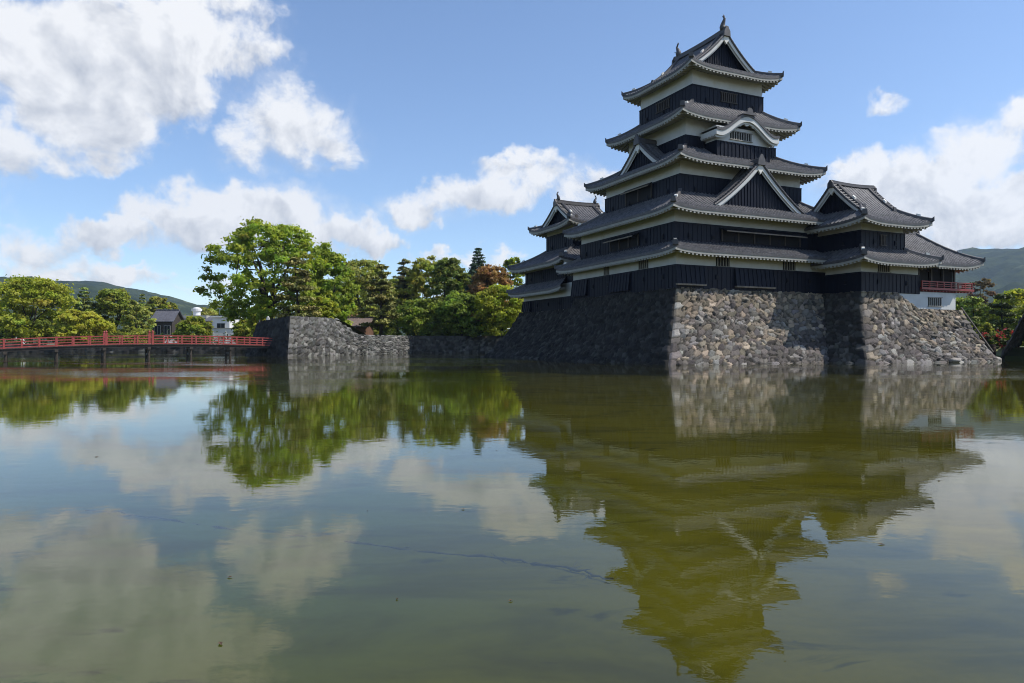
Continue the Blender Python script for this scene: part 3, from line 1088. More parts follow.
# ------------------------------------------------------------------ moon-viewing turret with the red balcony
V = Thing('moon_viewing_turret', (17, -8.7, 4.7), 'low open sided turret with white plaster foot and red balcony at the right end', 'turret')
v1 = (14.34, 19.35, -11.7, -5.5)
mb = MB()
poly = [(11.55, -11.72, 6.02), (13.45, -11.72, 4.72), (19.35, -11.72, 4.72), (19.35, -11.72, 6.25), (11.55, -11.72, 6.25)]
mb.prism(poly, (0, 6.0, 0))
vw = V.part('plaster_foot', mb, M['plaster'])
window(V, vw, 'S', 15.6, 17.4, 11.72, 5.05, 5.75, 7)
mb = MB(); mb.box(13.2, 19.5, -11.86, -5.6, 4.55, 4.73)
V.part('sill_beam', mb, M['darkwood'])
for a, b in [(a, b) for a in (14.42, 16.1, 17.7, 19.27) for b in (-11.62, -5.6)] + [(19.27, -9.6), (19.27, -7.6)]:
    mb = MB(); mb.box(a - .09, a + .09, b - .09, b + .09, 6.3, 9.0)
    V.part('post', mb, M['darkwood'])
mb = MB()
mb.box(14.34, 19.38, -11.74, -11.56, 8.42, 9.1)
mb.box(14.34, 19.38, -5.7, -5.5, 8.42, 9.1)
mb.box(19.2, 19.38, -11.55, -5.7, 8.42, 9.1)
V.part('lintel', mb, M['plaster'])
mb = MB(); mb.box(14.35, 19.36, -11.7, -5.5, 6.26, 6.42)
V.part('floor', mb, M['darkwood'])
mb = MB()
mb.box(14.4, 15.9, -11.5, -11.42, 6.43, 8.4)
mb.box(16.35, 19.2, -11.5, -11.42, 6.43, 8.4)
mb.box(14.4, 16.5, -5.75, -5.68, 6.43, 8.4); mb.box(17.9, 19.2, -5.75, -5.68, 6.43, 8.4)
mb.box(19.1, 19.18, -11.4, -6.0, 6.43, 8.4)
V.part('sliding_screens', mb, M['dark'])
mb = MB()
bo = 11.99; ba = 21.6
mb.box(14.42, ba, -bo, -11.75, 6.44, 6.64); mb.box(19.4, ba, -11.74, -5.0, 6.44, 6.64)
for a in np.arange(14.6, ba, .45): mb.box(a - .05, a + .05, -bo + .03, -11.75, 6.27, 6.38)
bal = V.part('balcony', mb, M['red'])
mb = MB()
for zz, th in ((7.16, .045), (6.96, .03), (6.80, .03)):
    mb.box(14.42, ba + .15 if zz > 7 else ba, -bo + .06 - th, -bo + .06 + th, zz - th, zz + th)
    mb.box(ba - .1 - th, ba - .1 + th, -bo - .1, -5.0, zz - th - .003, zz + th - .003)
for a in np.arange(14.5, ba, .98): mb.box(a - .05, a + .05, -bo + .01, -bo + .11, 6.66, 7.14)
for b in np.arange(-bo + 1.0, -5, .98): mb.box(ba - .15, ba - .05, b - .05, b + .05, 6.66, 7.14)
V.part('railing', mb, M['red'], bal)


def hip_roof_moon():
    o = (12.0, 20.95, -13.25, -4.15); ze = 8.66; zr = 11.95; rb = -8.7; ra1 = 18.05
    lf = lift_fn(8.9, 4.55, .42, 3)
    ca, cb = 12.05, -8.7
    mb = MB(); me = MB()
    G = lambda t: .82 * t + .18 * t * t
    for sgn in (-1, 1):
        mp = (lambda s, d, z: (s, o[2] + d, z)) if sgn < 0 else (lambda s, d, z: (s, o[3] - d, z))
        zf = lambda s, d: ze + (zr - ze) * G(min(1, d / 4.55)) + lf(s - ca, mp(s, d, 0)[1] - cb)
        dr = lambda s: (0, max(.02, 4.55 * min(1, (o[1] - s) / (o[1] - ra1))))
        roof_side(mb, mp, 14.95 if sgn < 0 else o[0], o[1], dr, zf)
        if sgn < 0:   # part behind the skirt of the neighbouring turret
            roof_side(mb, mp, o[0], 14.95, lambda s: (1.2, 4.55), zf, edge=0)
        eave_side(me, mp, 14.4, o[1], 1.55, zf)
    mp = lambda s, d, z: (o[1] - d, s, z)
    zf = lambda s, d: ze + (zr - ze) * G(min(1, d / (o[1] - ra1))) + lf(o[1] - d - ca, s - cb)
    roof_side(mb, mp, o[2], o[3], lambda s: (0, max(.02, (o[1] - ra1) * min(1, (4.55 - abs(s - cb)) / 4.55))), zf)
    eave_side(me, mp, o[2], o[3], 1.55, zf)
    roof = V.part('roof', mb, [M['tile'], M['tile_dark']])
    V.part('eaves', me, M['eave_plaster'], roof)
    for sg in (-1, 1):
        pts = []
        for k in range(10):
            t = 1 - k / 9
            a = o[1] + (ra1 - o[1]) * t; b = rb + sg * 4.55 * (1 - t)
            pts.append((a, b, ze + (zr - ze) * G(t) + lf(a - ca, b - cb)))
        hip_line(V, pts, roof)
    rm = MB()
    rm.hexa([(12.2, rb - .2, zr - .1), (ra1 + .2, rb - .2, zr - .1), (ra1 + .2, rb + .2, zr - .1), (12.2, rb + .2, zr - .1),
             (12.2, rb - .12, zr + .32), (ra1 + .2, rb - .12, zr + .36), (ra1 + .2, rb + .12, zr + .36), (12.2, rb + .12, zr + .32)])
    rm.prism([(ra1 + .2, rb + q, zr + z) for q, z in ((-.3, -.2), (.3, -.2), (.25, .3), (.08, .75), (-.08, .75), (-.25, .3))], (.14, 0, 0))
    V.part('ridge', rm, M['tile_dark'], roof)


hip_roof_moon()

# ------------------------------------------------------------------ small north-west keep and the link to the main keep
I = Thing('small_keep', (-4, 15, 5.2), 'three tiered small keep half hidden behind the left side of the tall tower', 'castle tower')
i1 = (-8.0, 0.4, 8.6, 21.7)
i2 = (-7.95, 0.4, 11.6, 21.05)
i3 = (-6.0, -1.6, 13.5, 19.5)
iw1 = storey(I, i1, 5.25, 6.55, 8.0, sides='WN')
iw2 = storey(I, i2, 8.0, 9.82, 10.6, sides='WN')
iw3 = storey(I, i3, 11.0, 13.95, 14.9)
skirt_roof(I, i2, (-9.35, 1.7, 10.2, 23.2), 8.55, 7.48, H=.25, wall=i1, sides='WN', hips=('NW',), rise=.22)
skirt_roof(I, i3, (-9.35, 1.8, 10.1, 22.9), 12.3, 10.32, H=.3, wall=i2)
irimoya(I, (-3.8, 16.5), 3.7, 4.75, 2.25, 14.62, 17.4, 'a', H=.4, soff=(2.2, 3.0), k2=.42, fish=.85, rs=.6)
mb = MB(); mb.box(-7.9, .4, 8.35, 11.6, 7.9, 9.9)
lw = I.part('link_wall', mb, M['board'])
mb = MB()
P = np.array([[(-8.9, b, 9.75), (-6.5, b, 10.6), (-3.8, b, 11.6), (-1.1, b, 10.6), (1.2, b, 9.75)] for b in np.linspace(7.6, 12.5, 6)])
mb.grid(P)
I.part('link_roof', mb, M['tile'])
mb = MB()
mb.hexa([(-8.75, 8.5, 8.85), (-7.9, 8.5, 9.1), (-7.9, 12, 9.1), (-8.75, 12, 8.85), (-8.75, 8.5, 9.0), (-7.9, 8.5, 9.3), (-7.9, 12, 9.3), (-8.75, 12, 9.0)])
I.part('link_eave', mb, M['tile_dark'])
drop_boards(I, iw1, 'W', -21.6, -19.6, 8.0, 5.35, 6.5, .3)

# ------------------------------------------------------------------ stone walls (relief of single stones)
PAL_WARM = [hx('#b09a78'), hx('#a08c70'), hx('#94866f'), hx('#b8a284'), hx('#8a7c68'), hx('#9a9184'), hx('#857c74'), hx('#746a64'), hx('#8c8782'), hx('#645c58'), hx('#a5a098'), hx('#6e6560')]
PAL_GREY = [hx('#8b8c88'), hx('#777975'), hx('#9c9d97'), hx('#656762'), hx('#a8a8a0'), hx('#5a5b58'), hx('#84827a')]
PAL_DARK = [hx('#5a5650'), hx('#4b4844'), hx('#66625a'), hx('#3f3d3b'), hx('#706d65'), hx('#55504a')]  # darker set for mostly unlit faces, shade put into the colour


def stone_face(P_fn, Ls, Lt, res, sw, sh, pal, seed, depth=.19, edge=(True, True), tone=.80, gap=.08):
    """P_fn(s, t) -> (points, normals) for arrays s in [0, Ls], t in [0, Lt]; returns V, F, C"""
    r = np.random.default_rng(seed)
    ns, nt = int(Ls / res) + 1, int(Lt / res) + 1
    s, t = np.meshgrid(np.linspace(0, Ls, ns), np.linspace(0, Lt, nt), indexing='ij')
    seeds = []
    row = 0
    y = -sh
    while y < Lt + sh:
        hh = sh * r.uniform(.75, 1.3)
        x = -sw * r.uniform(0, 1)
        while x < Ls + sw:
            ww = sw * r.choice([.5, .75, 1, 1.2, 1.6], p=[.16, .26, .28, .2, .10])
            seeds.append((x + ww / 2, y + hh / 2 + r.normal(0, sh * .24), ww, hh))
            x += ww
        y += hh
        row += 1
    # long squared stones alternate at the corners
    keep = []
    for q in seeds:
        if (edge[0] and q[0] < .75) or (edge[1] and q[0] > Ls - .75): continue
        keep.append(q)
    y = 0; k = 0
    while y < Lt + .5:
        hh = .62 * r.uniform(.9, 1.1)
        for e, on in ((0, edge[0]), (1, edge[1])):
            if not on: continue
            w = 1.15 if (k + e) % 2 else .6
            x = w / 2 if e == 0 else Ls - w / 2
            keep.append((x, y + hh / 2, w * 1.2, hh))
        y += hh; k += 1
    sd = np.array(keep)
    rot = r.choice([-1, 1], len(sd)) * r.uniform(.15, .75, len(sd)); rot[np.arange(len(sd)) >= len(keep) - 2 * k] = 0
    cr, sr = np.cos(rot), np.sin(rot)
    cid = r.integers(0, len(pal), len(sd))
    lowf = fbm2(sd[:, 0], sd[:, 1], seed + 7, 3, .55, .6) * .8 + (sd[:, 1] / Lt - .5) * 1.6
    half = len(pal) // 2
    cid = np.where(lowf + r.normal(0, .5, len(sd)) > .1, r.integers(0, half, len(sd)), r.integers(half, len(pal), len(sd)))
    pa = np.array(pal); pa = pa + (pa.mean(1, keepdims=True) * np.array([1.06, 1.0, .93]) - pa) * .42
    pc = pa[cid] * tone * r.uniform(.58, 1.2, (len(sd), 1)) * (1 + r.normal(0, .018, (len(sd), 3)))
    tilt = r.normal(0, .19, (len(sd), 2)); off = r.uniform(-.5, .5, len(sd))
    pts = np.stack([s.ravel(), t.ravel()], 1)
    # wobble so that joints are not straight
    wob = np.stack([fbm2(pts[:, 0], pts[:, 1], seed + 1, 3, 4.0, .6), fbm2(pts[:, 0], pts[:, 1], seed + 2, 3, 4.0, .6)], 1) * .055
    q = pts + wob
    N = len(q)
    f1 = np.full(N, 9e9); f2 = np.full(N, 9e9); i1 = np.zeros(N, int)
    # bucket by s to stay quick
    order = np.argsort(q[:, 0])
    CH = 4000
    for c in range(0, N, CH):
        idx = order[c:c + CH]
        lo, hi = q[idx, 0].min() - sw * 2.2, q[idx, 0].max() + sw * 2.2
        js = np.where((sd[:, 0] > lo) & (sd[:, 0] < hi))[0]
        dx = q[idx, 0][:, None] - sd[js, 0]; dy = q[idx, 1][:, None] - sd[js, 1]
        ex = (dx * cr[js] + dy * sr[js]) / sd[js, 2]; ey = (-dx * sr[js] + dy * cr[js]) / sd[js, 3]
        dd = (np.abs(ex) ** 2 + np.abs(ey) ** 2) ** .5
        o = np.argpartition(dd, 1, axis=1)[:, :2]
        a = np.take_along_axis(dd, o, 1)
        sw_ = a[:, 0] > a[:, 1]
        o[sw_] = o[sw_][:, ::-1]; a = np.sort(a, 1)
        f1[idx] = a[:, 0]; f2[idx] = a[:, 1]; i1[idx] = js[o[:, 0]]
    e = np.clip((f2 - f1) / (gap * 4.0), 0, 1); eh = np.clip((f2 - f1) / (gap * 2.6), 0, 1)
    prof = 1 - (1 - eh) ** 2.4
    ux = (q[:, 0] - sd[i1, 0]) / sd[i1, 2]; uy = (q[:, 1] - sd[i1, 1]) / sd[i1, 3]
    hgt = prof * (1 + off[i1] * .45 + tilt[i1, 0] * ux * 3.0 + tilt[i1, 1] * uy * 3.0)
    hgt += .10 * fbm2(pts[:, 0], pts[:, 1], seed + 5, 4, 5.0, .65) * prof
    we = np.ones(N)
    if edge[0]: we *= np.clip(pts[:, 0] / .10, 0, 1)
    if edge[1]: we *= np.clip((Ls - pts[:, 0]) / .10, 0, 1)
    P, Nn = P_fn(pts[:, 0], pts[:, 1])
    Vv = P + Nn * ((hgt - .35) * depth * (.25 + .75 * we) * we)[:, None]
    dirt = np.array([.030, .029, .022])
    g = np.clip(e * 1.7, 0, 1)[:, None] ** .8
    Cc = dirt + (pc[i1] - dirt) * g
    Cc *= (1 + .08 * fbm2(pts[:, 0], pts[:, 1], seed + 9, 4, 3.0, .7))[:, None]
    # pale waterline band of washed stone
    Cc = np.clip(Cc, 0.005, .9)
    ii = np.arange(ns * nt).reshape(ns, nt)
    F = np.stack([ii[:-1, :-1].ravel(), ii[1:, :-1].ravel(), ii[1:, 1:].ravel(), ii[:-1, 1:].ravel()], 1)
    return Vv, F, Cc


def curve_batter(z, ztop, out):
    """outward offset of a wall face at height z (concave 'fan' slope)"""
    x = np.clip((ztop - z) / ztop, 0, 1.4)
    return out * (.60 * x + .40 * x * x)


def base_face(side, s0, s1, off_top, ztop, out, res, seed, pal, cut0=0.0, cut1=0.0, sw=.60, sh=.35, zbot=-.12, topz=None, **kw):
    """battered face of a castle base in castle coordinates. s0/s1: ends at the top edge; the ends spread by cut*batter"""
    Lt = math.hypot(ztop - zbot, out)

    def fn(s, t):
        z = zbot + (ztop - zbot) * t / Lt
        o = curve_batter(z, ztop, out)
        a = s / Ls
        x0 = s0 - cut0 * o; x1 = s1 + cut1 * o
        x = x0 + (x1 - x0) * a
        off = off_top + o
        if topz is not None:
            lim = topz(x)
            z = zbot + (np.minimum(z, 99) - zbot) * (lim - zbot) / (ztop - zbot)
            o2 = curve_batter(z, ztop, out); off = off_top + o2
        P = np.array([SIDES[side](xx, oo, zz) for xx, oo, zz in zip(x, off, z)])
        n = np.array(SIDES[side](0, ztop, out)) ; n = n / np.linalg.norm(n)
        return P, np.tile(n, (len(s), 1))
    Ls = (s1 - s0) + (cut0 + cut1) * out * .5
    return stone_face(fn, Ls, Lt, res, sw, sh, pal, seed, **kw)


def stone_thing(name, faces, label, cat, loc=None, rz=0.0, extra=None):
    V, F, C = [], [], []
    n = 0
    for v, f, c in faces:
        V.append(v); F.append(f + n); C.append(c); n += len(v)
    V = np.concatenate(V); F = np.concatenate(F); C = np.concatenate(C)
    if extra is not None:
        for quad, col in extra:
            V = np.concatenate([V, np.array(quad, float)]); F = np.concatenate([F, [[n, n + 1, n + 2, n + 3]]]); C = np.concatenate([C, np.tile(col, (4, 1))]); n += 4
    o = fast_mesh(name, V, F, M['stone'], C)
    if loc is not None: o.location = loc; o.rotation_euler = (0, 0, rz)
    return tag(o, label, cat)


BZ = 6.08
moss = (.06, .06, .045)
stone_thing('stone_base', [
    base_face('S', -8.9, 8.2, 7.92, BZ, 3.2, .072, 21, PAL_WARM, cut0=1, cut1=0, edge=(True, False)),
    base_face('W', -8.1, 7.92, 8.9, BZ, 3.2, .11, 22, PAL_DARK, cut0=0, cut1=1, edge=(False, True), tone=.37),  # west side: shade put into the darker palette and tone
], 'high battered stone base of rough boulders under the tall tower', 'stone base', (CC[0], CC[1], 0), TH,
    extra=[(((-9, -8, BZ - .03), (9, -8, BZ - .03), (9, 8.3, BZ - .03), (-9, 8.3, BZ - .03)), moss)])


def tz(x):
    return np.interp(x, [11.4, 13.4], [6.02, 4.62])


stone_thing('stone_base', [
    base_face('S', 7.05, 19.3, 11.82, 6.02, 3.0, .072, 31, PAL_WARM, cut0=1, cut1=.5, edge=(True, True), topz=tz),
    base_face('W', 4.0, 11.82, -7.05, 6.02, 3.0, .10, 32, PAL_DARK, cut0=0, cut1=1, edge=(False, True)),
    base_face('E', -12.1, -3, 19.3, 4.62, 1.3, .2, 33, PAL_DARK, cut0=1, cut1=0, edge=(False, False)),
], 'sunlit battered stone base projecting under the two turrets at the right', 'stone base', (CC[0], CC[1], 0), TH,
    extra=[(((6.9, -12, 5.97), (11.6, -12, 5.97), (11.6, -4, 5.97), (6.9, -4, 5.97)), moss), (((11.6, -12, 4.6), (19.6, -12, 4.6), (19.6, -4, 4.6), (11.6, -4, 4.6)), moss)])
stone_thing('stone_base', [
    base_face('W', -22.3, -7.6, 8.2, 5.22, 3.3, .12, 41, PAL_DARK, cut0=1, cut1=0, edge=(True, False), tone=.37),  # unlit side, its shade is painted in by the low tone
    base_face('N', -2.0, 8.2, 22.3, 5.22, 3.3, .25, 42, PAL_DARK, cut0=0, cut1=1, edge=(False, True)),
], 'dark shaded stone base under the small keep at the far left', 'stone base', (CC[0], CC[1], 0), TH,
    extra=[(((-8.2, 7.5, 5.2), (2, 7.5, 5.2), (2, 22.3, 5.2), (-8.2, 22.3, 5.2)), moss)])


# free-standing moat walls in world coordinates
def wall_face(p0, p1, top_fn, batter, res, seed, pal, side=1, zbot=-.12, m0=None, m1=None, sw=.6, sh=.42, **kw):
    p0, p1 = np.array(p0, float), np.array(p1, float)
    L = np.linalg.norm(p1 - p0); u = (p1 - p0) / L
    n = np.array([u[1], -u[0]]) * side
    Lt = max(top_fn(x) for x in np.linspace(0, 1, 20)) - zbot

    def fn(s, t):
        x = s / L
        tp = np.array([top_fn(k) for k in x])
        z = zbot + (tp - zbot) * t / Lt
        o = batter * (tp - z) / 5.0
        mm0 = n if m0 is None else m0; mm1 = n if m1 is None else m1
        xy = (p0 + o[:, None] * mm0) * (1 - x[:, None]) + (p1 + o[:, None] * mm1) * x[:, None]
        P = np.concatenate([xy, z[:, None]], 1)
        nn = np.array([n[0], n[1], .2]); nn /= np.linalg.norm(nn)
        return P, np.tile(nn, (len(s), 1))
    return stone_face(fn, L, Lt, res, sw, sh, pal, seed, **kw)


A = np.array([-27.3, 86.2]); Cc_ = np.array([-17.6, 118.0]); Dd = np.array([4.0, 113.5]); Ee = np.array([-33.6, 93.0])
def nrm2(a, b, side):
    d = (np.array(b, float) - np.array(a, float)); d /= np.linalg.norm(d)
    return np.array([d[1], -d[0]]) * side


def mitre(n1, n2):
    return (n1 + n2) / (1 + n1 @ n2)


mA = mitre(nrm2(A, Cc_, 1), nrm2(A, Ee, -1)); mC = mitre(nrm2(A, Cc_, 1), nrm2(Cc_, Dd, 1))
mE = mitre(nrm2(A, Ee, -1), nrm2(Ee, (-38, 112), -1))
top_AC = lambda x: float(np.interp(x, [0, .27, .335, .5, 1], [5.05, 5.1, 4.75, 2.95, 2.95]))
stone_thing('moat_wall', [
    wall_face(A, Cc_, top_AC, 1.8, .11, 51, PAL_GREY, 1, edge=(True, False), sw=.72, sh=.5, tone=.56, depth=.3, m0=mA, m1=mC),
    wall_face(A, Ee, lambda x: 5.05 - .5 * x, 1.8, .2, 53, PAL_DARK, -1, edge=(True, False), tone=.3, m0=mA, m1=mE),  # tree shade over this face is put into the low tone
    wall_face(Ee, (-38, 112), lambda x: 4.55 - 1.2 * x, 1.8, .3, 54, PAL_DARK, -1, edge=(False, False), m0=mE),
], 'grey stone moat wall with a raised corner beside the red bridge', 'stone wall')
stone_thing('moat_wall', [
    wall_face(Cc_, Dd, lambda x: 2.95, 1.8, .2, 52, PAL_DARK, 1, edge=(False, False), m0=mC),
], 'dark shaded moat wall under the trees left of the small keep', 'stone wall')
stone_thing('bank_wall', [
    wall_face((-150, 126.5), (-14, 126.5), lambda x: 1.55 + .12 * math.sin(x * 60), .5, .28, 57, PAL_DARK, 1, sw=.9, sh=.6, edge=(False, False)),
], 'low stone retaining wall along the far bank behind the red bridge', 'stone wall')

# land of the castle island and the right bank
mb = MB()
mb.add([(A[0], A[1], 4.95), (A[0] + 3.3, A[1] + 10.2, 4.98), (A[0] + 3.8, A[1] + 12.2, 4.7), (A[0] + 5.65, A[1] + 18.4, 2.92), (Cc_[0], Cc_[1], 2.9), (Dd[0], Dd[1], 2.9), (10, 112, 2.9), (30, 108, 2.9), (60, 100, 2.9), (60, 150, 2.6), (-40, 150, 2.4), (-38, 112, 3.3), (Ee[0], Ee[1], 4.5)],
       [(0, 1, 12), (1, 2, 12), (2, 11, 12), (2, 3, 11), (3, 4, 11), (4, 10, 11), (4, 9, 10), (4, 5, 9), (5, 8, 9), (5, 7, 8), (5, 6, 7)])
struct('castle_grounds', mb, M['grass'], fix=False)

# ------------------------------------------------------------------ trees
def leaf_cloud(centres, radii, flat, per, size, base, r, up=.55, cvar=.22, lvar=.16):
    """many small leaf sprays round clump centres; returns V, F, C"""
    nC = len(centres)
    cnt = np.maximum(8, (per * (radii / radii.mean()) ** 2).astype(int))
    idx = np.repeat(np.arange(nC), cnt)
    N = len(idx)
    d = r.normal(size=(N, 3)); d /= np.linalg.norm(d, axis=1)[:, None]
    rad = np.abs(r.normal(.66, .42, N))
    P = centres[idx] + d * (rad * radii[idx])[:, None] * np.array([1, 1, flat])
    nrm = d * (1 - up) + np.array([0, 0, up]) + r.normal(0, .45, (N, 3))
    nrm /= np.linalg.norm(nrm, axis=1)[:, None]
    t = np.cross(nrm, r.normal(size=(N, 3))); t /= np.linalg.norm(t, axis=1)[:, None] + 1e-9
    b = np.cross(nrm, t)
    sz = size * r.uniform(.5, 1.15, N)[:, None]
    asp = r.uniform(.5, .9, N)[:, None]
    bend = nrm * sz * .25
    V = np.stack([P - t * sz, P + b * sz * asp + bend * .4, P + t * sz - bend, P - b * sz * asp + bend * .4], 1).reshape(-1, 3)
    F = np.arange(4 * N).reshape(N, 4)
    cl = np.array(base) * np.array([1.5, 1.42, 1.3]) * (1 + r.normal(0, cvar, (nC, 1))) * (1 + r.normal(0, .06, (nC, 3)))
    C = cl[idx] * (1 + r.normal(0, lvar, (N, 1)))
    C = np.clip(np.repeat(C, 4, 0), .004, .6)
    return V, F, C


def limb(mb, p0, p1, r0, r1, sag, r, k=5, n=6):
    t = np.linspace(0, 1, n)[:, None]
    p = p0 + (p1 - p0) * t
    p = p + np.array([0, 0, 1]) * (np.sin(np.pi * t) * sag) + r.normal(0, .02, (n, 3)) * np.linalg.norm(p1 - p0) * np.sin(np.pi * t)
    mb.tube(p, np.linspace(r0, r1, n), k)


TREE_N = [0]


def tree(name, label, x, y, z, H, Rr, kind, col, seed, group=None, dens=1.0, leaf=.26, trunk_r=None, low=.25, cat='tree', lobe=.20, csz=1.0, per_=72):
    r = np.random.default_rng(seed)
    e = empty(name, (x, y, z), 0, label, cat, group)
    mb = MB()
    tr = trunk_r or H * .022
    C = []; Rc = []
    if kind == 'broad':
        ph = r.uniform(0, 6.3, 5)
        n = int(185 * dens)
        prof = lambda k: np.sin(np.pi * np.clip(.10 + .84 * k, 0, 1)) ** .55
        def env(th_, k):
            return Rr * prof(k) * (1 + lobe * (.55 * np.sin(3 * th_ + ph[0] + 3 * k) + .45 * np.sin(5 * th_ + ph[1] - 7 * k) + .45 * np.sin(2 * th_ + ph[2] + 11 * k)))
        for _ in range(n):
            k = r.uniform(0, 1) ** .85
            a = r.uniform(0, 2 * np.pi)
            q = r.uniform(.25, 1) ** .5
            rr = env(a, k) * q
            sag = -.06 * H * q if k < .5 else 0
            C.append(np.array([math.cos(a) * rr, math.sin(a) * rr, H * (low + (1 - low) * k * (1 - .10 * q)) + sag * (low > .05)])); Rc.append(Rr * csz * r.uniform(.10, .20))
        flat, up, per = .55, .40, per_
        th = H * (low + .15)
        mb.tube([(0, 0, -.3), (0, 0, th * .25), (r.normal(0, .1), r.normal(0, .1), th * .6), (r.normal(0, .2), r.normal(0, .2), th)], [tr * 1.35, tr, tr * .85, tr * .65], 8)
        for i in range(9):
            a = 2 * np.pi * i / 9 + r.uniform(-.3, .3); k = r.uniform(.25, .85)
            rr = env(a, k) * .6
            m_ = np.array([math.cos(a) * rr, math.sin(a) * rr, H * (low + (1 - low) * k)])
            limb(mb, np.array([0, 0, th * r.uniform(.6, .98)]), m_, tr * .5, tr * .13, H * .02, r)
            for _ in range(3):
                c_ = C[r.integers(0, n)]
                if np.linalg.norm(c_ - m_) < Rr: limb(mb, m_, np.array(c_), tr * .15, tr * .04, .1, r, 4, 4)
    elif kind == 'pine':
        nlev = int(max(6, H * .75))
        lean = r.normal(0, .04, 2)
        mb.tube([(lean[0] * H * k, lean[1] * H * k, H * k * .96 - .3 * (k == 0)) for k in (0, .2, .4, .6, .8, 1)], [tr * 1.2, tr, tr * .85, tr * .65, tr * .4, tr * .12], 7)
        for i in range(nlev):
            k = (i + .3) / nlev
            zc = H * (low + (1 - low) * k)
            rr = Rr * (1.05 - .78 * k ** 1.25)
            nb = 5 if k < .8 else 3
            a0 = r.uniform(0, 6)
            for j in range(nb):
                a = a0 + 2 * np.pi * j / nb + r.uniform(-.4, .4)
                L = rr * r.uniform(.55, 1.05)
                tip = np.array([math.cos(a) * L + lean[0] * zc, math.sin(a) * L + lean[1] * zc, zc + r.uniform(-.04, .04) * H])
                limb(mb, np.array([lean[0] * zc, lean[1] * zc, zc - .02 * H]), tip, tr * .35 * (1 - .6 * k), tr * .06, .1, r, 4, 4)
                for q in (.55, .8, 1.0):
                    C.append(np.array([tip[0] * q, tip[1] * q, tip[2] + .02 * H * r.uniform(0, 1)]) + r.normal(0, .12 * rr, 3) * np.array([1, 1, .25])); Rc.append(Rr * r.uniform(.16, .28) * (1 - .3 * k))
        C.append(np.array([lean[0] * H, lean[1] * H, H * .98])); Rc.append(Rr * .16)
        flat, up, per = .36, .65, int(75 * dens)
    elif kind == 'conifer':
        mb.tube([(0, 0, -.3), (0, 0, H * .5), (0, 0, H * .99)], [tr * 1.1, tr * .6, tr * .06], 7)
        nlev = int(H * 1.3)
        for i in range(nlev):
            k = i / nlev
            zc = H * (low + (1 - low) * k)
            rr = Rr * (1 - k) ** .85
            nb = max(3, int(9 * (1 - k) + 2))
            a0 = r.uniform(0, 6)
            for j in range(nb):
                a = a0 + 2 * np.pi * j / nb + r.uniform(-.2, .2)
                L = rr * r.uniform(.7, 1.08)
                tip = np.array([math.cos(a) * L, math.sin(a) * L, zc - L * .22])
                if r.uniform() < .5: limb(mb, np.array([0, 0, zc]), tip, tr * .16 * (1 - .6 * k), tr * .04, .02, r, 3, 3)
                for q in (.5, .9):
                    C.append(np.array([tip[0] * q, tip[1] * q, zc - L * .22 * q])); Rc.append(max(.28, Rr * .2 * (1 - .6 * k)))
        flat, up, per = .4, .45, int(34 * dens)
    else:   # shrub: several stems, rounded irregular mass down to the ground
        n = int(26 * dens)
        for _ in range(n):
            d = r.normal(size=3); d /= np.linalg.norm(d); d[2] = abs(d[2])
            C.append(np.array([0, 0, H * .12]) + d * np.array([Rr, Rr, H * .8]) * r.uniform(.45, 1.0)); Rc.append(max(.3, min(Rr, H) * r.uniform(.2, .34)))
        for _ in range(7):
            c = C[r.integers(0, n)]
            limb(mb, np.array([r.normal(0, .15), r.normal(0, .15), -.2]), np.array(c), tr, tr * .3, .05, r, 5, 4)
        flat, up, per = .7, .5, 80
    C = np.array(C); Rc = np.array(Rc)
    V, F, K = leaf_cloud(C, Rc, flat, per, leaf, col, r, up)
    # keep the crown's overall size as surveyed
    fast_mesh('crown', V, F, M['needle' if kind in ('pine', 'conifer') else 'leaf'], K, e)
    t = mb.build('trunk', M['bark'], e, fix=False, smooth=True)
    return e


BRIGHT, MID, DEEP, YEL, OLIVE = (.31, .35, .050), (.23, .27, .052), (.15, .19, .050), (.40, .39, .055), (.28, .29, .070)
PINE, SPRUCE, RUST, PALEG = (.19, .185, .065), (.045, .078, .050), (.30, .18, .095), (.29, .33, .10)


def ptree(name, label, cx, ytop, hw, D, zg, kind, col, seed, group, **kw):
    """surveyed tree: where its axis, top and half width were seen, and its distance"""
    X, Y = at(cx, D)
    H = zat(ytop, D) - zg
    return tree(name, label, X, Y, zg, H, hw * D / FPX, kind, col, seed, group, **kw)


G1 = 'trees on the far bank behind the red bridge'
G2 = 'trees on the castle island behind the stone wall'
G3 = 'garden trees right of the castle'
# far bank, left
ptree('broadleaf_tree', 'large round bright green tree behind the left end of the red bridge', 31, 276, 39, 138, 1.35, 'broad', BRIGHT, 101, G1, dens=1.5, leaf=.34, low=.16)
ptree('conifer_tree', 'dark green conifer right of the large round bright green tree', 84, 285, 22, 152, 1.35, 'conifer', DEEP, 102, G1, dens=1.2, leaf=.36, low=.1)
ptree('broadleaf_tree', 'mid green dense tree between the dark conifer and the dark roofed house', 114, 286, 21, 147, 1.35, 'broad', MID, 103, G1, dens=1.4, leaf=.34, low=.08)
ptree('small_tree', 'low yellow green tree in front of the dark conifer over the bridge rail', 80, 309, 24, 131, 1.35, 'broad', YEL, 104, G1, dens=1.1, leaf=.30, low=.05)
ptree('broadleaf_tree', 'slender light green tree just left of the dark roofed house', 137, 298, 13, 142, 1.35, 'broad', PALEG, 105, G1, dens=.7, leaf=.30, low=.1)
ptree('conifer_tree', 'thin dark conifer top rising behind the slender light green tree', 142, 292, 13, 170, 1.35, 'conifer', DEEP, 106, G1, leaf=.34, low=.1)
ptree('broadleaf_tree', 'yellowish tree standing behind the dark roofed house', 157, 294, 13, 190, 1.35, 'broad', OLIVE, 107, G1, dens=.9, leaf=.40, low=.1)
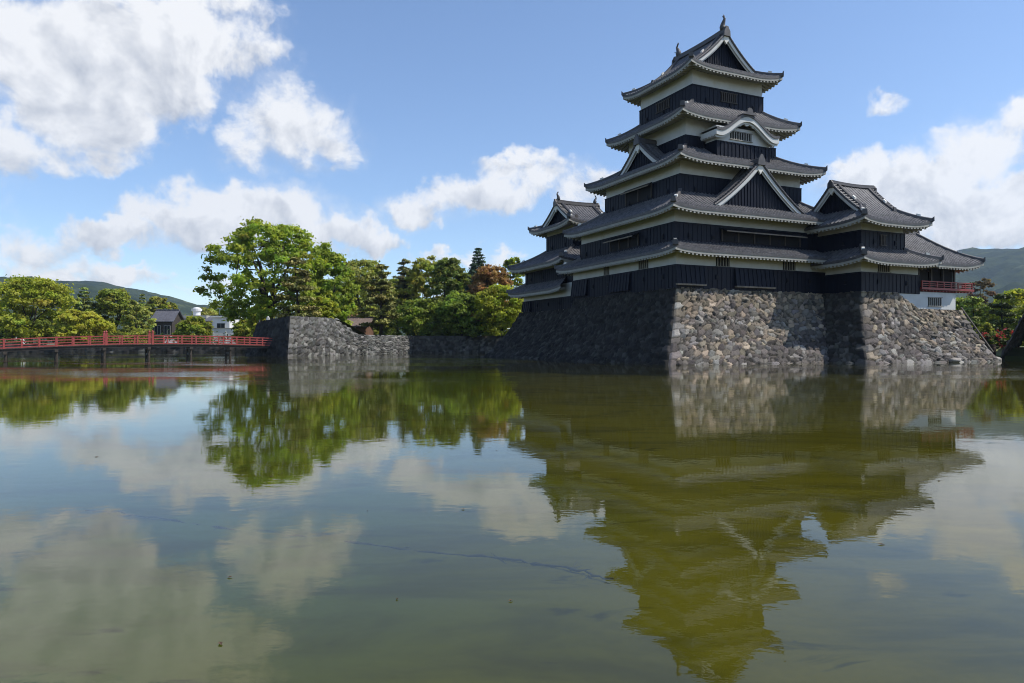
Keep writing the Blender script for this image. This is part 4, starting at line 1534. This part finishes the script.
ptree('broadleaf_tree', 'small pale tree behind the grey flat roofed building', 172, 300, 7, 210, 1.35, 'broad', OLIVE, 108, G1, dens=.7, leaf=.4, low=.1)
ptree('shrub', 'green bush in front of the grey flat roofed building', 194, 316, 17, 134, 1.35, 'broad', MID, 109, G1, dens=.9, leaf=.28, low=.0)
ptree('shrub', 'green bush between the white building and the island wall', 248, 318, 15, 130, 1.35, 'broad', MID, 110, G1, dens=.9, leaf=.28, low=.0)
ptree('broadleaf_tree', 'far brownish green tree above the white building', 205, 307, 17, 300, 1.35, 'broad', OLIVE, 111, G1, dens=1.0, leaf=.6, low=.05)
ptree('broadleaf_tree', 'far dull green tree left of the flagpole over blue roofs', 232, 309, 12, 290, 1.35, 'broad', OLIVE, 112, G1, dens=.9, leaf=.6, low=.05)
ptree('shrub', 'dark low bush at the left edge under the round bright tree', 4, 330, 14, 133, 1.35, 'shrub', DEEP, 113, G1, leaf=.28)
ptree('shrub', 'low green bush under the mid green dense tree', 128, 326, 15, 130, 1.35, 'shrub', MID, 114, G1, leaf=.28)
ptree('broadleaf_tree', 'tall green tree at the far left edge beyond the round tree', -22, 292, 24, 145, 1.35, 'broad', MID, 115, G1, dens=1.2, leaf=.34, low=.1)
# castle island
ptree('zelkova_tree', 'very tall spreading green tree rising over the corner of the stone wall', 270, 217, 60, 104, 3.2, 'broad', (.24, .315, .05), 121, G2, dens=2.2, leaf=.27, low=.17, trunk_r=.62, lobe=.30, csz=.62, per_=70)
ptree('pine_tree', 'brownish layered pine in front of the very tall spreading tree', 300, 257, 23, 97, 4.0, 'pine', PINE, 122, G2, dens=1.3, leaf=.22, low=.12)
ptree('broadleaf_tree', 'bright green tree directly right of the brownish layered pine', 331, 250, 24, 110, 3.2, 'broad', (.25, .33, .055), 123, G2, dens=1.5, leaf=.28, low=.08)
ptree('small_tree', 'fresh green small tree behind the wall top left of the brown shed', 322, 297, 14, 101, 4.2, 'broad', BRIGHT, 124, G2, dens=1.0, leaf=.24, low=.0)
ptree('broadleaf_tree', 'pale yellow green tree above the brown roofed shed', 364, 256, 28, 132, 2.9, 'broad', PALEG, 125, G2, dens=1.3, leaf=.30, low=.1)
ptree('pine_tree', 'dark olive pine with a pointed top right of the brown shed', 381, 264, 20, 118, 2.9, 'pine', (.16, .165, .05), 126, G2, dens=1.3, leaf=.24, low=.14)
ptree('pine_tree', 'dull sparse pine with a high rounded head beyond the olive pine', 409, 262, 14, 140, 2.9, 'pine', (.16, .165, .08), 127, G2, dens=1.0, leaf=.28, low=.4)
ptree('broadleaf_tree', 'tall olive tree with loose top left of the pointed spruce', 428, 254, 25, 136, 2.9, 'broad', OLIVE, 128, G2, dens=1.2, leaf=.30, low=.12)
ptree('broadleaf_tree', 'dark green tree between the loose olive tree and the spruce', 449, 254, 22, 125, 2.9, 'broad', DEEP, 129, G2, dens=1.3, leaf=.28, low=.1)
ptree('spruce_tree', 'pointed dark spruce rising above the rust coloured tree', 478, 246, 27, 150, 2.9, 'conifer', SPRUCE, 130, G2, dens=1.4, leaf=.34, low=.2)
ptree('broadleaf_tree', 'rust coloured tree between the spruce and the small keep', 491, 262, 24, 122, 2.9, 'broad', RUST, 131, G2, dens=1.3, leaf=.28, low=.08)
ptree('broadleaf_tree', 'light green drooping tree against the small keep at the water edge', 501, 284, 27, 116, 2.6, 'broad', BRIGHT, 132, G2, dens=1.4, leaf=.24, low=.02)
ptree('small_tree', 'spreading green tree over the shaded wall in the middle of the island', 424, 298, 28, 123, 2.9, 'broad', (.21, .28, .055), 133, G2, dens=1.3, leaf=.25, low=.02)
ptree('small_tree', 'green leaning tree between the spreading tree and the drooping tree', 462, 292, 26, 119, 2.9, 'broad', (.18, .245, .05), 134, G2, dens=1.3, leaf=.25, low=.02)
ptree('broadleaf_tree', 'dense green tree in the middle behind the dark olive pine', 398, 277, 24, 150, 2.9, 'broad', MID, 135, G2, dens=1.2, leaf=.32, low=.05)
ptree('broadleaf_tree', 'shaded dense tree filling the gap below the pointed spruce', 468, 274, 24, 155, 2.9, 'broad', DEEP, 136, G2, dens=1.2, leaf=.32, low=.05)
ptree('broadleaf_tree', 'green tree far back between the zelkova and the yellow green tree', 345, 276, 26, 158, 2.6, 'broad', MID, 137, G2, dens=1.2, leaf=.32, low=.05)
ptree('broadleaf_tree', 'green tree top peeping over the roof of the small keep', 513, 253, 14, 160, 2.6, 'broad', MID, 138, G2, dens=.9, leaf=.32, low=.05)
ptree('shrub', 'low green shrub on the wall edge right of the brown shed', 388, 322, 12, 119, 2.9, 'shrub', DEEP, 139, G2, leaf=.22)
ptree('shrub', 'low dark shrub under the green leaning tree', 446, 322, 16, 119, 2.9, 'shrub', DEEP, 140, G2, leaf=.22)
ptree('shrub', 'low dark shrub at the foot of the light green drooping tree', 476, 326, 18, 116, 2.8, 'shrub', DEEP, 141, G2, leaf=.22)
ptree('small_tree', 'yellow green young tree left of the zelkova trunk', 262, 306, 13, 118, 3.0, 'broad', YEL, 142, G2, dens=.8, leaf=.26, low=.0)
# right of the castle
RZ = 1.3
mbr = MB()
mbr.add([(41, 68.5, -.6), (90, 67, -.6), (120, 100, 1.3), (120, 160, 1.35), (40, 160, 1.4), (38, 80, 1.3), (41, 69.2, .45), (90, 68, .55), (60, 73, 1.3), (46, 73, 1.25)],
        [(0, 1, 7, 6), (6, 7, 8, 9), (7, 2, 8), (9, 8, 2, 5), (5, 2, 3, 4), (0, 6, 9, 5)])
struct('right_bank', mbr, M['grass'], fix=False)
ptree('pine_tree', 'trimmed green pine behind the red balcony turret', 975, 297, 18, 92, RZ, 'pine', (.17, .22, .05), 151, G3, dens=1.5, leaf=.20, low=.1)
ptree('pine_tree', 'dark layered pine at the right edge above the azaleas', 1003, 294, 16, 84, RZ, 'pine', (.07, .09, .03), 152, G3, dens=1.4, leaf=.20, low=.12)
ptree('broadleaf_tree', 'bright green tree behind the two pines at the right edge', 1020, 288, 26, 112, RZ, 'broad', BRIGHT, 153, G3, dens=1.3, leaf=.26, low=.05)
ptree('broadleaf_tree', 'green tree behind the trimmed pine below the mountain', 960, 296, 28, 120, RZ, 'broad', (.20, .26, .055), 154, G3, dens=1.3, leaf=.28, low=.05)
ptree('broadleaf_tree', 'thin brownish budding tree in front of the mountain', 982, 276, 15, 150, RZ, 'broad', (.12, .09, .07), 155, G3, dens=.5, leaf=.24, low=.1)
ptree('shrub', 'round clipped yellow green shrub above the azaleas', 984, 318, 13, 76, RZ, 'shrub', (.17, .20, .04), 156, G3, leaf=.16)
for k, (cx, yt, hw, D, lab) in enumerate(((997, 329, 8, 73, 'low azalea covered in red flowers under the clipped shrub'), (1009, 326, 9, 75, 'red flowering azalea left of the dark wall at the right edge'), (985, 332, 6, 72, 'small red azalea nearest to the castle base'))):
    az = ptree('azalea', lab, cx, yt, hw, D, RZ - .2, 'shrub', (.06, .09, .025), 160 + k, 'red azaleas right of the castle', dens=.7, leaf=.13, cat='shrub')
    r_ = np.random.default_rng(170 + k)
    H_ = zat(yt, D) - RZ; R_ = hw * D / FPX
    n_ = 30
    d_ = r_.normal(size=(n_, 3)); d_ /= np.linalg.norm(d_, axis=1)[:, None]; d_[:, 2] = abs(d_[:, 2])
    V, F, Kc = leaf_cloud(np.array([0, 0, .1]) + d_ * np.array([R_, R_, H_]), np.full(n_, .16), .8, 9, .09, (.36, .045, .07), r_)
    fast_mesh('blossom', V, F, M['leaf'], Kc, az)
for k, (cx, D, hw, yt) in enumerate(((940, 100, 26, 306), (1040, 96, 30, 300), (1050, 78, 24, 310))):
    ptree('broadleaf_tree', ['green tree low behind the moon viewing turret', 'leafy tree just beyond the right edge', 'low leafy tree beyond the dark wall at right'][k], cx, yt, hw, D, RZ, 'broad', MID, 180 + k, G3, leaf=.24, low=.02)

# clipped hedge along the far bank
def hedge(label, x0, x1, D, ytop, seed):
    X0, Y0 = at(x0, D); X1, _ = at(x1, D)
    H = zat(ytop, D) - 1.35
    r = np.random.default_rng(seed)
    n = int((X1 - X0) / .55)
    c = np.stack([np.linspace(X0, X1, n), Y0 + r.uniform(-.4, .4, n), 1.35 + H * r.uniform(.25, .8, n)], 1)
    V, F, K_ = leaf_cloud(c, np.full(n, .55 * max(.8, H)), .8, 26, .2, (.055, .10, .022), r)
    return tag(fast_mesh('hedge', V, F, M['leaf'], K_), label, 'hedge', 'clipped green hedges')


hedge('clipped green hedge behind the middle of the red bridge', 58, 165, 129.5, 335, 1)
hedge('clipped green hedge behind the right half of the red bridge', 166, 262, 129.5, 333, 2)
hedge('clipped green hedge behind the left end of the red bridge', -40, 57, 129.5, 338, 3)
hedge('tall dark hedge behind the trees of the castle island', 330, 528, 163, 325, 4)

# ------------------------------------------------------------------ red bridge
BP0 = np.array([-31.0, 90.0]); BD = np.array([-.82, -.572])
bang = math.atan2(BD[1], BD[0])
Bz = lambda t: 1.64 - .0019 * (t - 12) ** 2
bridge = empty('arched_bridge', (BP0[0], BP0[1], 0), bang, 'long red railed wooden bridge arching low across the moat', 'bridge')
BL = 52; BW = 2.5
mb = MB()
ts = np.arange(0, BL + .1, 1.0)
for i in range(len(ts) - 1):
    t0, t1 = ts[i], ts[i + 1]
    v = []
    for dz in (-.34, -.10):
        v += [(t0, 0, Bz(t0) + dz), (t1, 0, Bz(t1) + dz), (t1, BW, Bz(t1) + dz), (t0, BW, Bz(t0) + dz)]
    mb.hexa(v)
    for k in range(4):
        a = t0 + k * .25
        mb.hexa([(a + .01, -.12, Bz(a) - .098), (a + .24, -.12, Bz(a + .25) - .098), (a + .24, BW + .12, Bz(a + .25) - .098), (a + .01, BW + .12, Bz(a) - .098),
                 (a + .01, -.12, Bz(a) - .03), (a + .24, -.12, Bz(a + .25) - .03), (a + .24, BW + .12, Bz(a + .25) - .03), (a + .01, BW + .12, Bz(a) - .03)])
mb.build('deck', M['darkwood'], bridge)
for w in (-.02, BW + .02):
    mb = MB()
    for zz, th, ww in ((.94, .05, .06), (.64, .05, .03), (.34, .05, .03), (.06, .06, .05)):
        for i in range(len(ts) - 1):
            t0, t1 = ts[i], ts[i + 1]
            v = []
            for dz in (-th, th):
                v += [(t0, w - ww, Bz(t0) + zz + dz), (t1, w - ww, Bz(t1) + zz + dz), (t1, w + ww, Bz(t1) + zz + dz), (t0, w + ww, Bz(t0) + zz + dz)]
            mb.hexa(v)
    rail = mb.build('railing', M['redpink'], bridge)
    for i, t in enumerate(np.arange(.2, BL, 1.53)):
        big = i in (0, 9, 12, 21, 30)
        mb = MB()
        h = 1.22 if big else .86
        s = .115 if big else .07
        mb.box(t - s, t + s, w - s, w + s, Bz(t) - .06, Bz(t) + h)
        if big: mb.lathe([(.13, 0), (.13, .05), (.08, .09), (.12, .17), (.10, .26), (.015, .36)], (t, w, Bz(t) + h), 8)
        else: mb.box(t - .085, t + .085, w - .085, w + .085, Bz(t) + 1.0, Bz(t) + 1.04)
        mb.build('railing_post', [M['redpink']], rail)
for i, t in enumerate(np.arange(5.5, BL, 4.42)):
    mb = MB()
    for w in (.25, BW - .25):
        mb.tube([(t, w, -.7), (t, w, Bz(t) - .5)],   .145, 8)
    mb.box(t - .16, t + .16, -.25, BW + .25, Bz(t) - .62, Bz(t) - .345)
    mb.box(t - .07, t + .07, .1, BW - .1, .35, .6)
    mb.build('pier', M['darkwood'], bridge)

# ------------------------------------------------------------------ buildings behind
M['wallgrey'] = material('grey_render', (.42, .41, .38), (.34, .33, .31), .6, .9)
M['wallwhite'] = material('white_render', (.74, .74, .73), (.64, .64, .63), .5, .9)
M['wallbrown'] = material('brown_timber_wall', (.16, .085, .055), (.11, .06, .04), 1.5, .85)
M['roofslate'] = material('slate_roof', (.085, .085, .10), (.12, .12, .135), .8, .6)
M['roofbrown'] = material('brown_bark_roof', (.20, .15, .125), (.14, .105, .09), 1.2, .85)
M['roofblue'] = material('blue_grey_roof', (.20, .24, .30), (.16, .19, .25), .5, .6)
M['rooforange'] = material('orange_tile_roof', (.30, .13, .07), (.24, .10, .055), 1.2, .8)
M['glass'] = material('window_glass', (.02, .025, .03), (.035, .04, .045), .5, .15)
M['metal'] = material('painted_metal', (.55, .56, .57), (.45, .46, .47), 1, .45)
M['carpaint'] = material('white_car_paint', (.80, .80, .80), (.76, .76, .77), .5, .3)
M['rubber'] = material('tyre_rubber', (.02, .02, .02), (.03, .03, .03), 2, .9)


def house(name, label, cx, D, hw, yeave, yridge, wallm, roofm, depth=8, rot=0.0, zg=1.35, wins=3, cat='house', flat=False, over=.5):
    X, Y = at(cx, D)
    w = hw * D / FPX
    ze = zat(yeave, D) - zg; zr = zat(yridge, D) - zg
    e = empty(name, (X, Y + depth / 2, zg), rot, label, cat)
    mb = MB(); mb.box(-w, w, -depth / 2, depth / 2, -.2, ze)
    if not flat:
        for s in (-w, w): mb.add([(s, -depth / 2, ze), (s, depth / 2, ze), (s, 0, zr - .1)], [(0, 1, 2)])
    wall = mb.build('wall', M[wallm], e)
    mb = MB()
    if flat:
        mb.box(-w - .3, w + .3, -depth / 2 - .4, depth / 2 + .4, ze, max(ze + .3, zr))
    else:
        k = (zr - ze) / (depth / 2)
        for sg in (-1, 1):
            y0, y1 = sg * (depth / 2 + over), 0
            z0 = ze - k * over
            n = max(2, int(2 * w / .5))
            v = []
            mb.hexa([(-w - over, y0, z0), (w + over, y0, z0), (w + over, y1, zr), (-w - over, y1, zr), (-w - over, y0, z0 + .18), (w + over, y0, z0 + .18), (w + over, y1, zr + .18), (-w - over, y1, zr + .18)])
            for i in range(n + 1):
                a = -w - over + (2 * w + 2 * over) * i / n
                mb.hexa([(a - .06, y0, z0 + .17), (a + .06, y0, z0 + .17), (a + .06, y1, zr + .17), (a - .06, y1, zr + .17), (a - .05, y0, z0 + .25), (a + .05, y0, z0 + .25), (a + .05, y1, zr + .25), (a - .05, y1, zr + .25)])
        mb.box(-w - over, w + over, -.2, .2, zr + .12, zr + .42)
    mb.build('roof', M[roofm], e)
    for i in range(wins):
        c = -w + 2 * w * (i + .5) / wins
        ww = min(.9, w / wins * .6)
        mb = MB(); z0 = ze * .42; z1 = ze * .78
        mb.box(c - ww, c + ww, -depth / 2 - .03, -depth / 2, z0, z1, 1)
        for a, b, c0, c1 in ((c - ww - .07, c - ww, z0 - .07, z1 + .07), (c + ww, c + ww + .07, z0 - .07, z1 + .07), (c - ww, c + ww, z1, z1 + .07), (c - ww, c + ww, z0 - .07, z0), (c - .03, c + .03, z0, z1)):
            mb.box(a, b, -depth / 2 - .08, -depth / 2, c0, c1, 0)
        mb.build('window', [M['wallgrey'], M['glass']], wall)
    return e


house('house', 'low house with a dark slate gable roof behind the red bridge', 162, 172, 9.5, 320.5, 310.5, 'darkwood', 'roofslate', 6, .03, wins=2)
fl = house('office_building', 'long low grey building with a flat roof and a round rooftop tank', 189, 190, 17, 318.5, 315.5, 'wallgrey', 'wallgrey', 12, wins=5, cat='building', flat=True)
mb = MB()
zt = zat(315.5, 190) - 1.35
mb.lathe([(1.0, 0), (1.0, 1.3), (1.35, 1.5), (1.4, 2.1), (1.0, 2.15), (.9, 2.4), (.2, 2.55)], (-.6, 0, zt), 14)
mb.build('roof_tank', M['wallwhite'], fl, smooth=False)
house('office_building', 'small white cube building with one dark window right of the grey building', 221, 165, 8.5, 317.5, 316.8, 'wallwhite', 'wallwhite', 8, wins=1, cat='building', flat=True)
house('house', 'low dark house squeezed between the grey and the white buildings', 211, 180, 5, 321, 316.5, 'wallgrey', 'roofslate', 8, wins=1)
house('house', 'blue grey roofed house seen under the branches of the tallest tree', 246, 200, 9, 318, 312, 'wallwhite', 'roofblue', 9, .1, wins=2)
house('house', 'pale house at the left edge under the round bright tree', -4, 190, 9, 331, 326, 'wallwhite', 'roofslate', 8, wins=3)
sh = house('shed', 'brown roofed open shed behind the stone wall of the island', 352, 122, 14.5, 325, 318.5, 'wallbrown', 'roofbrown', 5, -.12, zg=2.9, wins=1, cat='shed', over=.9)
house('shop_building', 'white gabled building with an orange roof edge behind the brown shed', 349, 150, 17, 316, 309, 'wallwhite', 'rooforange', 8, .05, zg=2.7, wins=2, cat='building')
# white boundary wall and van beyond the hedge
def bwall(label, x0, x1, D, yt):
    X0, Y0 = at(x0, D); X1, _ = at(x1, D)
    e = empty('boundary_wall', ((X0 + X1) / 2, Y0, 1.35), 0, label, 'wall')
    h = zat(yt, D) - 1.35; L = (X1 - X0) / 2
    mb = MB(); mb.box(-L, L, -.1, .1, -.2, h - .12)
    for i in range(int(L * 2 / 2.5) + 1):
        x = -L + i * 2.5
        mb.box(x - .12, x + .12, -.16, .16, -.2, h - .12)
    mb.build('wall', M['wallwhite'], e)
    mb = MB(); mb.box(-L - .05, L + .05, -.2, .2, h - .118, h)
    mb.build('coping', M['wallgrey'], e)
bwall('white boundary wall in front of the small white building', 201, 241, 140, 328)


def van(label, cx, D, yaw=0.0):
    X, Y = at(cx, D)
    e = empty('parked_van', (X, Y, 1.35), yaw, label, 'van')
    mb = MB()
    prof = [(-1.7, .35), (1.65, .35), (1.7, .95), (1.45, 1.1), (1.0, 1.75), (.85, 1.85), (-1.55, 1.88), (-1.7, 1.7)]
    mb.prism([(x, -.74, z) for x, z in prof], (0, 1.48, 0))
    mb.build('body', M['carpaint'], e)
    mb = MB()
    for y in (-.75, .735):
        for x0, x1 in ((-1.5, -.65), (-.55, .2)):
            mb.box(x0, x1, y, y + .015, 1.15, 1.65)
        mb.prism([(.3, y, 1.15), (1.25, y, 1.15), (.95, y, 1.65), (.3, y, 1.65)], (0, .015, 0))
    mb.build('side_windows', M['glass'], e)
    for x in (-1.1, 1.1):
        for y in (-.78, .62):
            mb = MB(); mb.tube([(x, y, .3), (x, y + .16, .3)], .3, 14)
            mb.build('wheel', M['rubber'], e)
    return e


van('small white van parked beyond the hedge near the dark roofed house', 174, 146, .1)

# pole beside the tallest tree
def pole(label, cx, D, ytop, zg, r0=.09):
    X, Y = at(cx, D)
    H = zat(ytop, D) - zg
    e = empty('flagpole', (X, Y, zg), 0, label, 'pole')
    mb = MB(); mb.tube([(0, 0, -.2), (0, 0, H)], [r0, r0 * .6], 8)
    mb.build('shaft', M['metal'], e)
    mb = MB(); mb.lathe([(.02, 0), (.1, .05), (.12, .13), (.06, .22), (.01, .25)], (0, 0, H), 8)
    mb.build('finial', M['metal'], e)
    mb = MB(); mb.lathe([(.3, -.1), (.3, .15), (.15, .25)], (0, 0, 0), 10)
    mb.build('base', M['wallgrey'], e)


pole('slim pale flagpole left of the trunk of the tallest tree', 259.5, 112, 284, 2.6)


def boulder(name, label, X, Y, z, sx, sy, sz, seed, col, group=None, k=5):
    r = np.random.default_rng(seed)
    import bmesh
    bm = bmesh.new(); bmesh.ops.create_icosphere(bm, subdivisions=3, radius=1)
    V = np.array([v.co[:] for v in bm.verts]); F = np.array([[v.index for v in f.verts] for f in bm.faces]); bm.free()
    pl = r.normal(size=(9, 3)); pl /= np.linalg.norm(pl, axis=1)[:, None]
    for n in pl:
        d = V @ n; lim = r.uniform(.6, .88)
        V = V - n * np.clip(d - lim, 0, None)[:, None] * .9
    V *= 1 + .04 * fbm2(V[:, 0] + V[:, 2], V[:, 1], seed, 3, 5)[:, None]
    V = V * np.array([sx, sy, sz])
    o = fast_mesh(name, V, F, M['stone'], np.tile(np.array(col), (len(V), 1)))
    o.location = (X, Y, z); o.rotation_euler = (0, 0, r.uniform(0, 6))
    return tag(o, label, 'boulder', group)


X, Y = at(337, 99); boulder('boulder', 'grey rock on the slope of the wall top left of the shed', X, Y, 4.75, .8, .7, .5, 6, (.24, .24, .23))
X, Y = at(268, 92); boulder('standing_stone', 'pale upright stone at the wall corner by the bridge end', X, Y, 4.4, .35, .3, .9, 7, (.50, .49, .46))
G4 = 'boulders in the water at the right foot of the castle base'
for k, (cx, yy, s, lab) in enumerate(((970, 359, 1.0, 'wide flat grey boulder at the water right of the castle base'), (986, 357.5, .8, 'rounded boulder leaning on the right foot of the castle base'), (994, 360, .6, 'small boulder at the water edge nearest the dark wall'), (955, 361.5, .5, 'small low boulder left of the wide flat boulder'))):
    P_ = gpt(cx, yy + 1.0, WZ)
    boulder('boulder', lab, P_[0], P_[1], .25, s * 1.1, s, s * .55, 20 + k, (.36, .33, .29), G4)

# dark wall at the right edge
stone_thing('moat_wall', [
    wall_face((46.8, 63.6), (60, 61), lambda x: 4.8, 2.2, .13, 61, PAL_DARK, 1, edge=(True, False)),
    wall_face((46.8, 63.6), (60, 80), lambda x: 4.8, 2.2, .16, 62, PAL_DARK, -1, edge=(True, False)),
], 'tall dark stone wall cut off by the right edge of the view', 'stone wall',
    extra=[(((46.8, 63.6, 4.75), (60, 61, 4.75), (75, 80, 4.75), (60, 80, 4.75)), moss)])
# low retaining wall under the azaleas
stone_thing('garden_wall', [
    wall_face((39, 71.5), (48, 69.5), lambda x: 1.6, .3, .16, 63, [hx('#6a5444'), hx('#574739'), hx('#75604e')], 1, zbot=-.3, sw=.5, sh=.3, edge=(False, False)),
], 'low brown retaining wall beneath the red azaleas', 'stone wall')
# sloping timber rail down the right edge of the castle base
hr = Thing('sloping_rail', (20.3, -12.9, 1.0), 'grey timber rail sloping down the right edge of the castle stone base', 'rail')
mb = MB()
p0 = np.array((19.62, -12.05, 4.95)); p1 = np.array((21.15, -13.9, .95))
mb.tube([p0 + (p1 - p0) * k for k in (0, .35, .7, 1)], .085, 6)
hr.part('beam', mb, M['wood'])
for k in (.1, .5, .9):
    mb = MB(); q = p0 + (p1 - p0) * k
    mb.tube([q + np.array((-.25, .2, -.5)), q], .05, 6)
    hr.part('post', mb, M['wood'])

# ------------------------------------------------------------------ things in the water
M['fallen'] = material('fallen_leaf', (.10, .06, .03), (.07, .045, .025), 5, .8)
def sunken_branch(label, pts_px, z, seed, r0, group=None):
    r = np.random.default_rng(seed)
    P = []
    for x, y in pts_px:
        D = (CAMZ - z) * FPX / (y - 343.2)
        P.append(((x - 512) / FPX * D, D, z))
    P = np.array(P)
    t = np.linspace(0, 1, len(P)); tt = np.linspace(0, 1, 60)
    Q = np.stack([np.interp(tt, t, P[:, i]) for i in range(3)], 1)
    Q[:, :2] += r.normal(0, .012, (60, 2)); Q[:, 2] += r.normal(0, .01, 60)
    mb = MB()
    mb.tube(Q, r0 * (1 + .5 * r.uniform(-1, 1, 60)) * (1 - .55 * np.abs(tt - .6)), 6)
    for _ in range(26):
        i = r.integers(3, 57); a = r.uniform(0, 6.3)
        d = np.array([math.cos(a), math.sin(a), r.uniform(-.1, .25)]) * r.uniform(.05, .22)
        mb.tube([Q[i], Q[i] + d * .6, Q[i] + d], [r0 * .5, r0 * .35, r0 * .1], 4)
    c = P.mean(0)
    o = mb.build('sunken_branch', M['darkwood'], None, org=c, smooth=True)
    o.location = c
    return tag(o, label, 'branch', group)


sunken_branch('long dark branch lying under water from left of centre to the middle foreground', [(85, 509), (160, 519), (250, 533), (330, 540), (420, 551), (500, 558), (565, 568), (612, 580)], -.60, 3, .014)
sunken_branch('short dark branch under water within the reflection of the tower', [(728, 451), (762, 458), (800, 463), (838, 474)], -.70, 4, .04)
#sunken_branch('dark branch under water right of the tower reflection', [(865, 600), (905, 610), (940, 622), (985, 640)], -.62, 5, .02)

for k in range(14):
    r_ = np.random.default_rng(400 + k)
    yy = r_.uniform(440, 670); xx = r_.uniform(20, 1000)
    P_ = gpt(xx, yy, WZ)
    mb = MB(); s_ = r_.uniform(.014, .03)
    mb.add([(-s_, 0, .004), (0, s_ * .5, .009), (s_ * 1.2, 0, .005), (0, -s_ * .5, .010), (0, 0, .003)], [(0, 4, 1), (1, 4, 2), (2, 4, 3), (3, 4, 0)])
    o = mb.build('floating_leaf', M['fallen'], fix=False)
    o.location = (P_[0], P_[1], WZ); o.rotation_euler = (0, 0, r_.uniform(0, 6))
    tag(o, 'tiny brown fallen leaf floating on the calm moat water', 'leaf', 'fallen leaves floating on the moat')

# ------------------------------------------------------------------ air between here and the hills
mb = MB(); mb.box(-3600, 3600, -60, 2950, -1.9, 620)
hz = mb.build('haze', [bpy.data.materials.new('haze')])
m_ = hz.data.materials[0]; m_.use_nodes = True

nt_ = m_.node_tree
nt_.nodes.remove(nt_.nodes['Principled BSDF'])
vol = nt_.nodes.new('ShaderNodeVolumePrincipled')
vol.inputs['Color'].default_value = (.58, .75, 1.0, 1)
vol.inputs['Density'].default_value = HAZE
vol.inputs['Anisotropy'].default_value = .2
nt_.links.new(vol.outputs[0], nt_.nodes['Material Output'].inputs['Volume'])
tag(hz, kind='stuff')
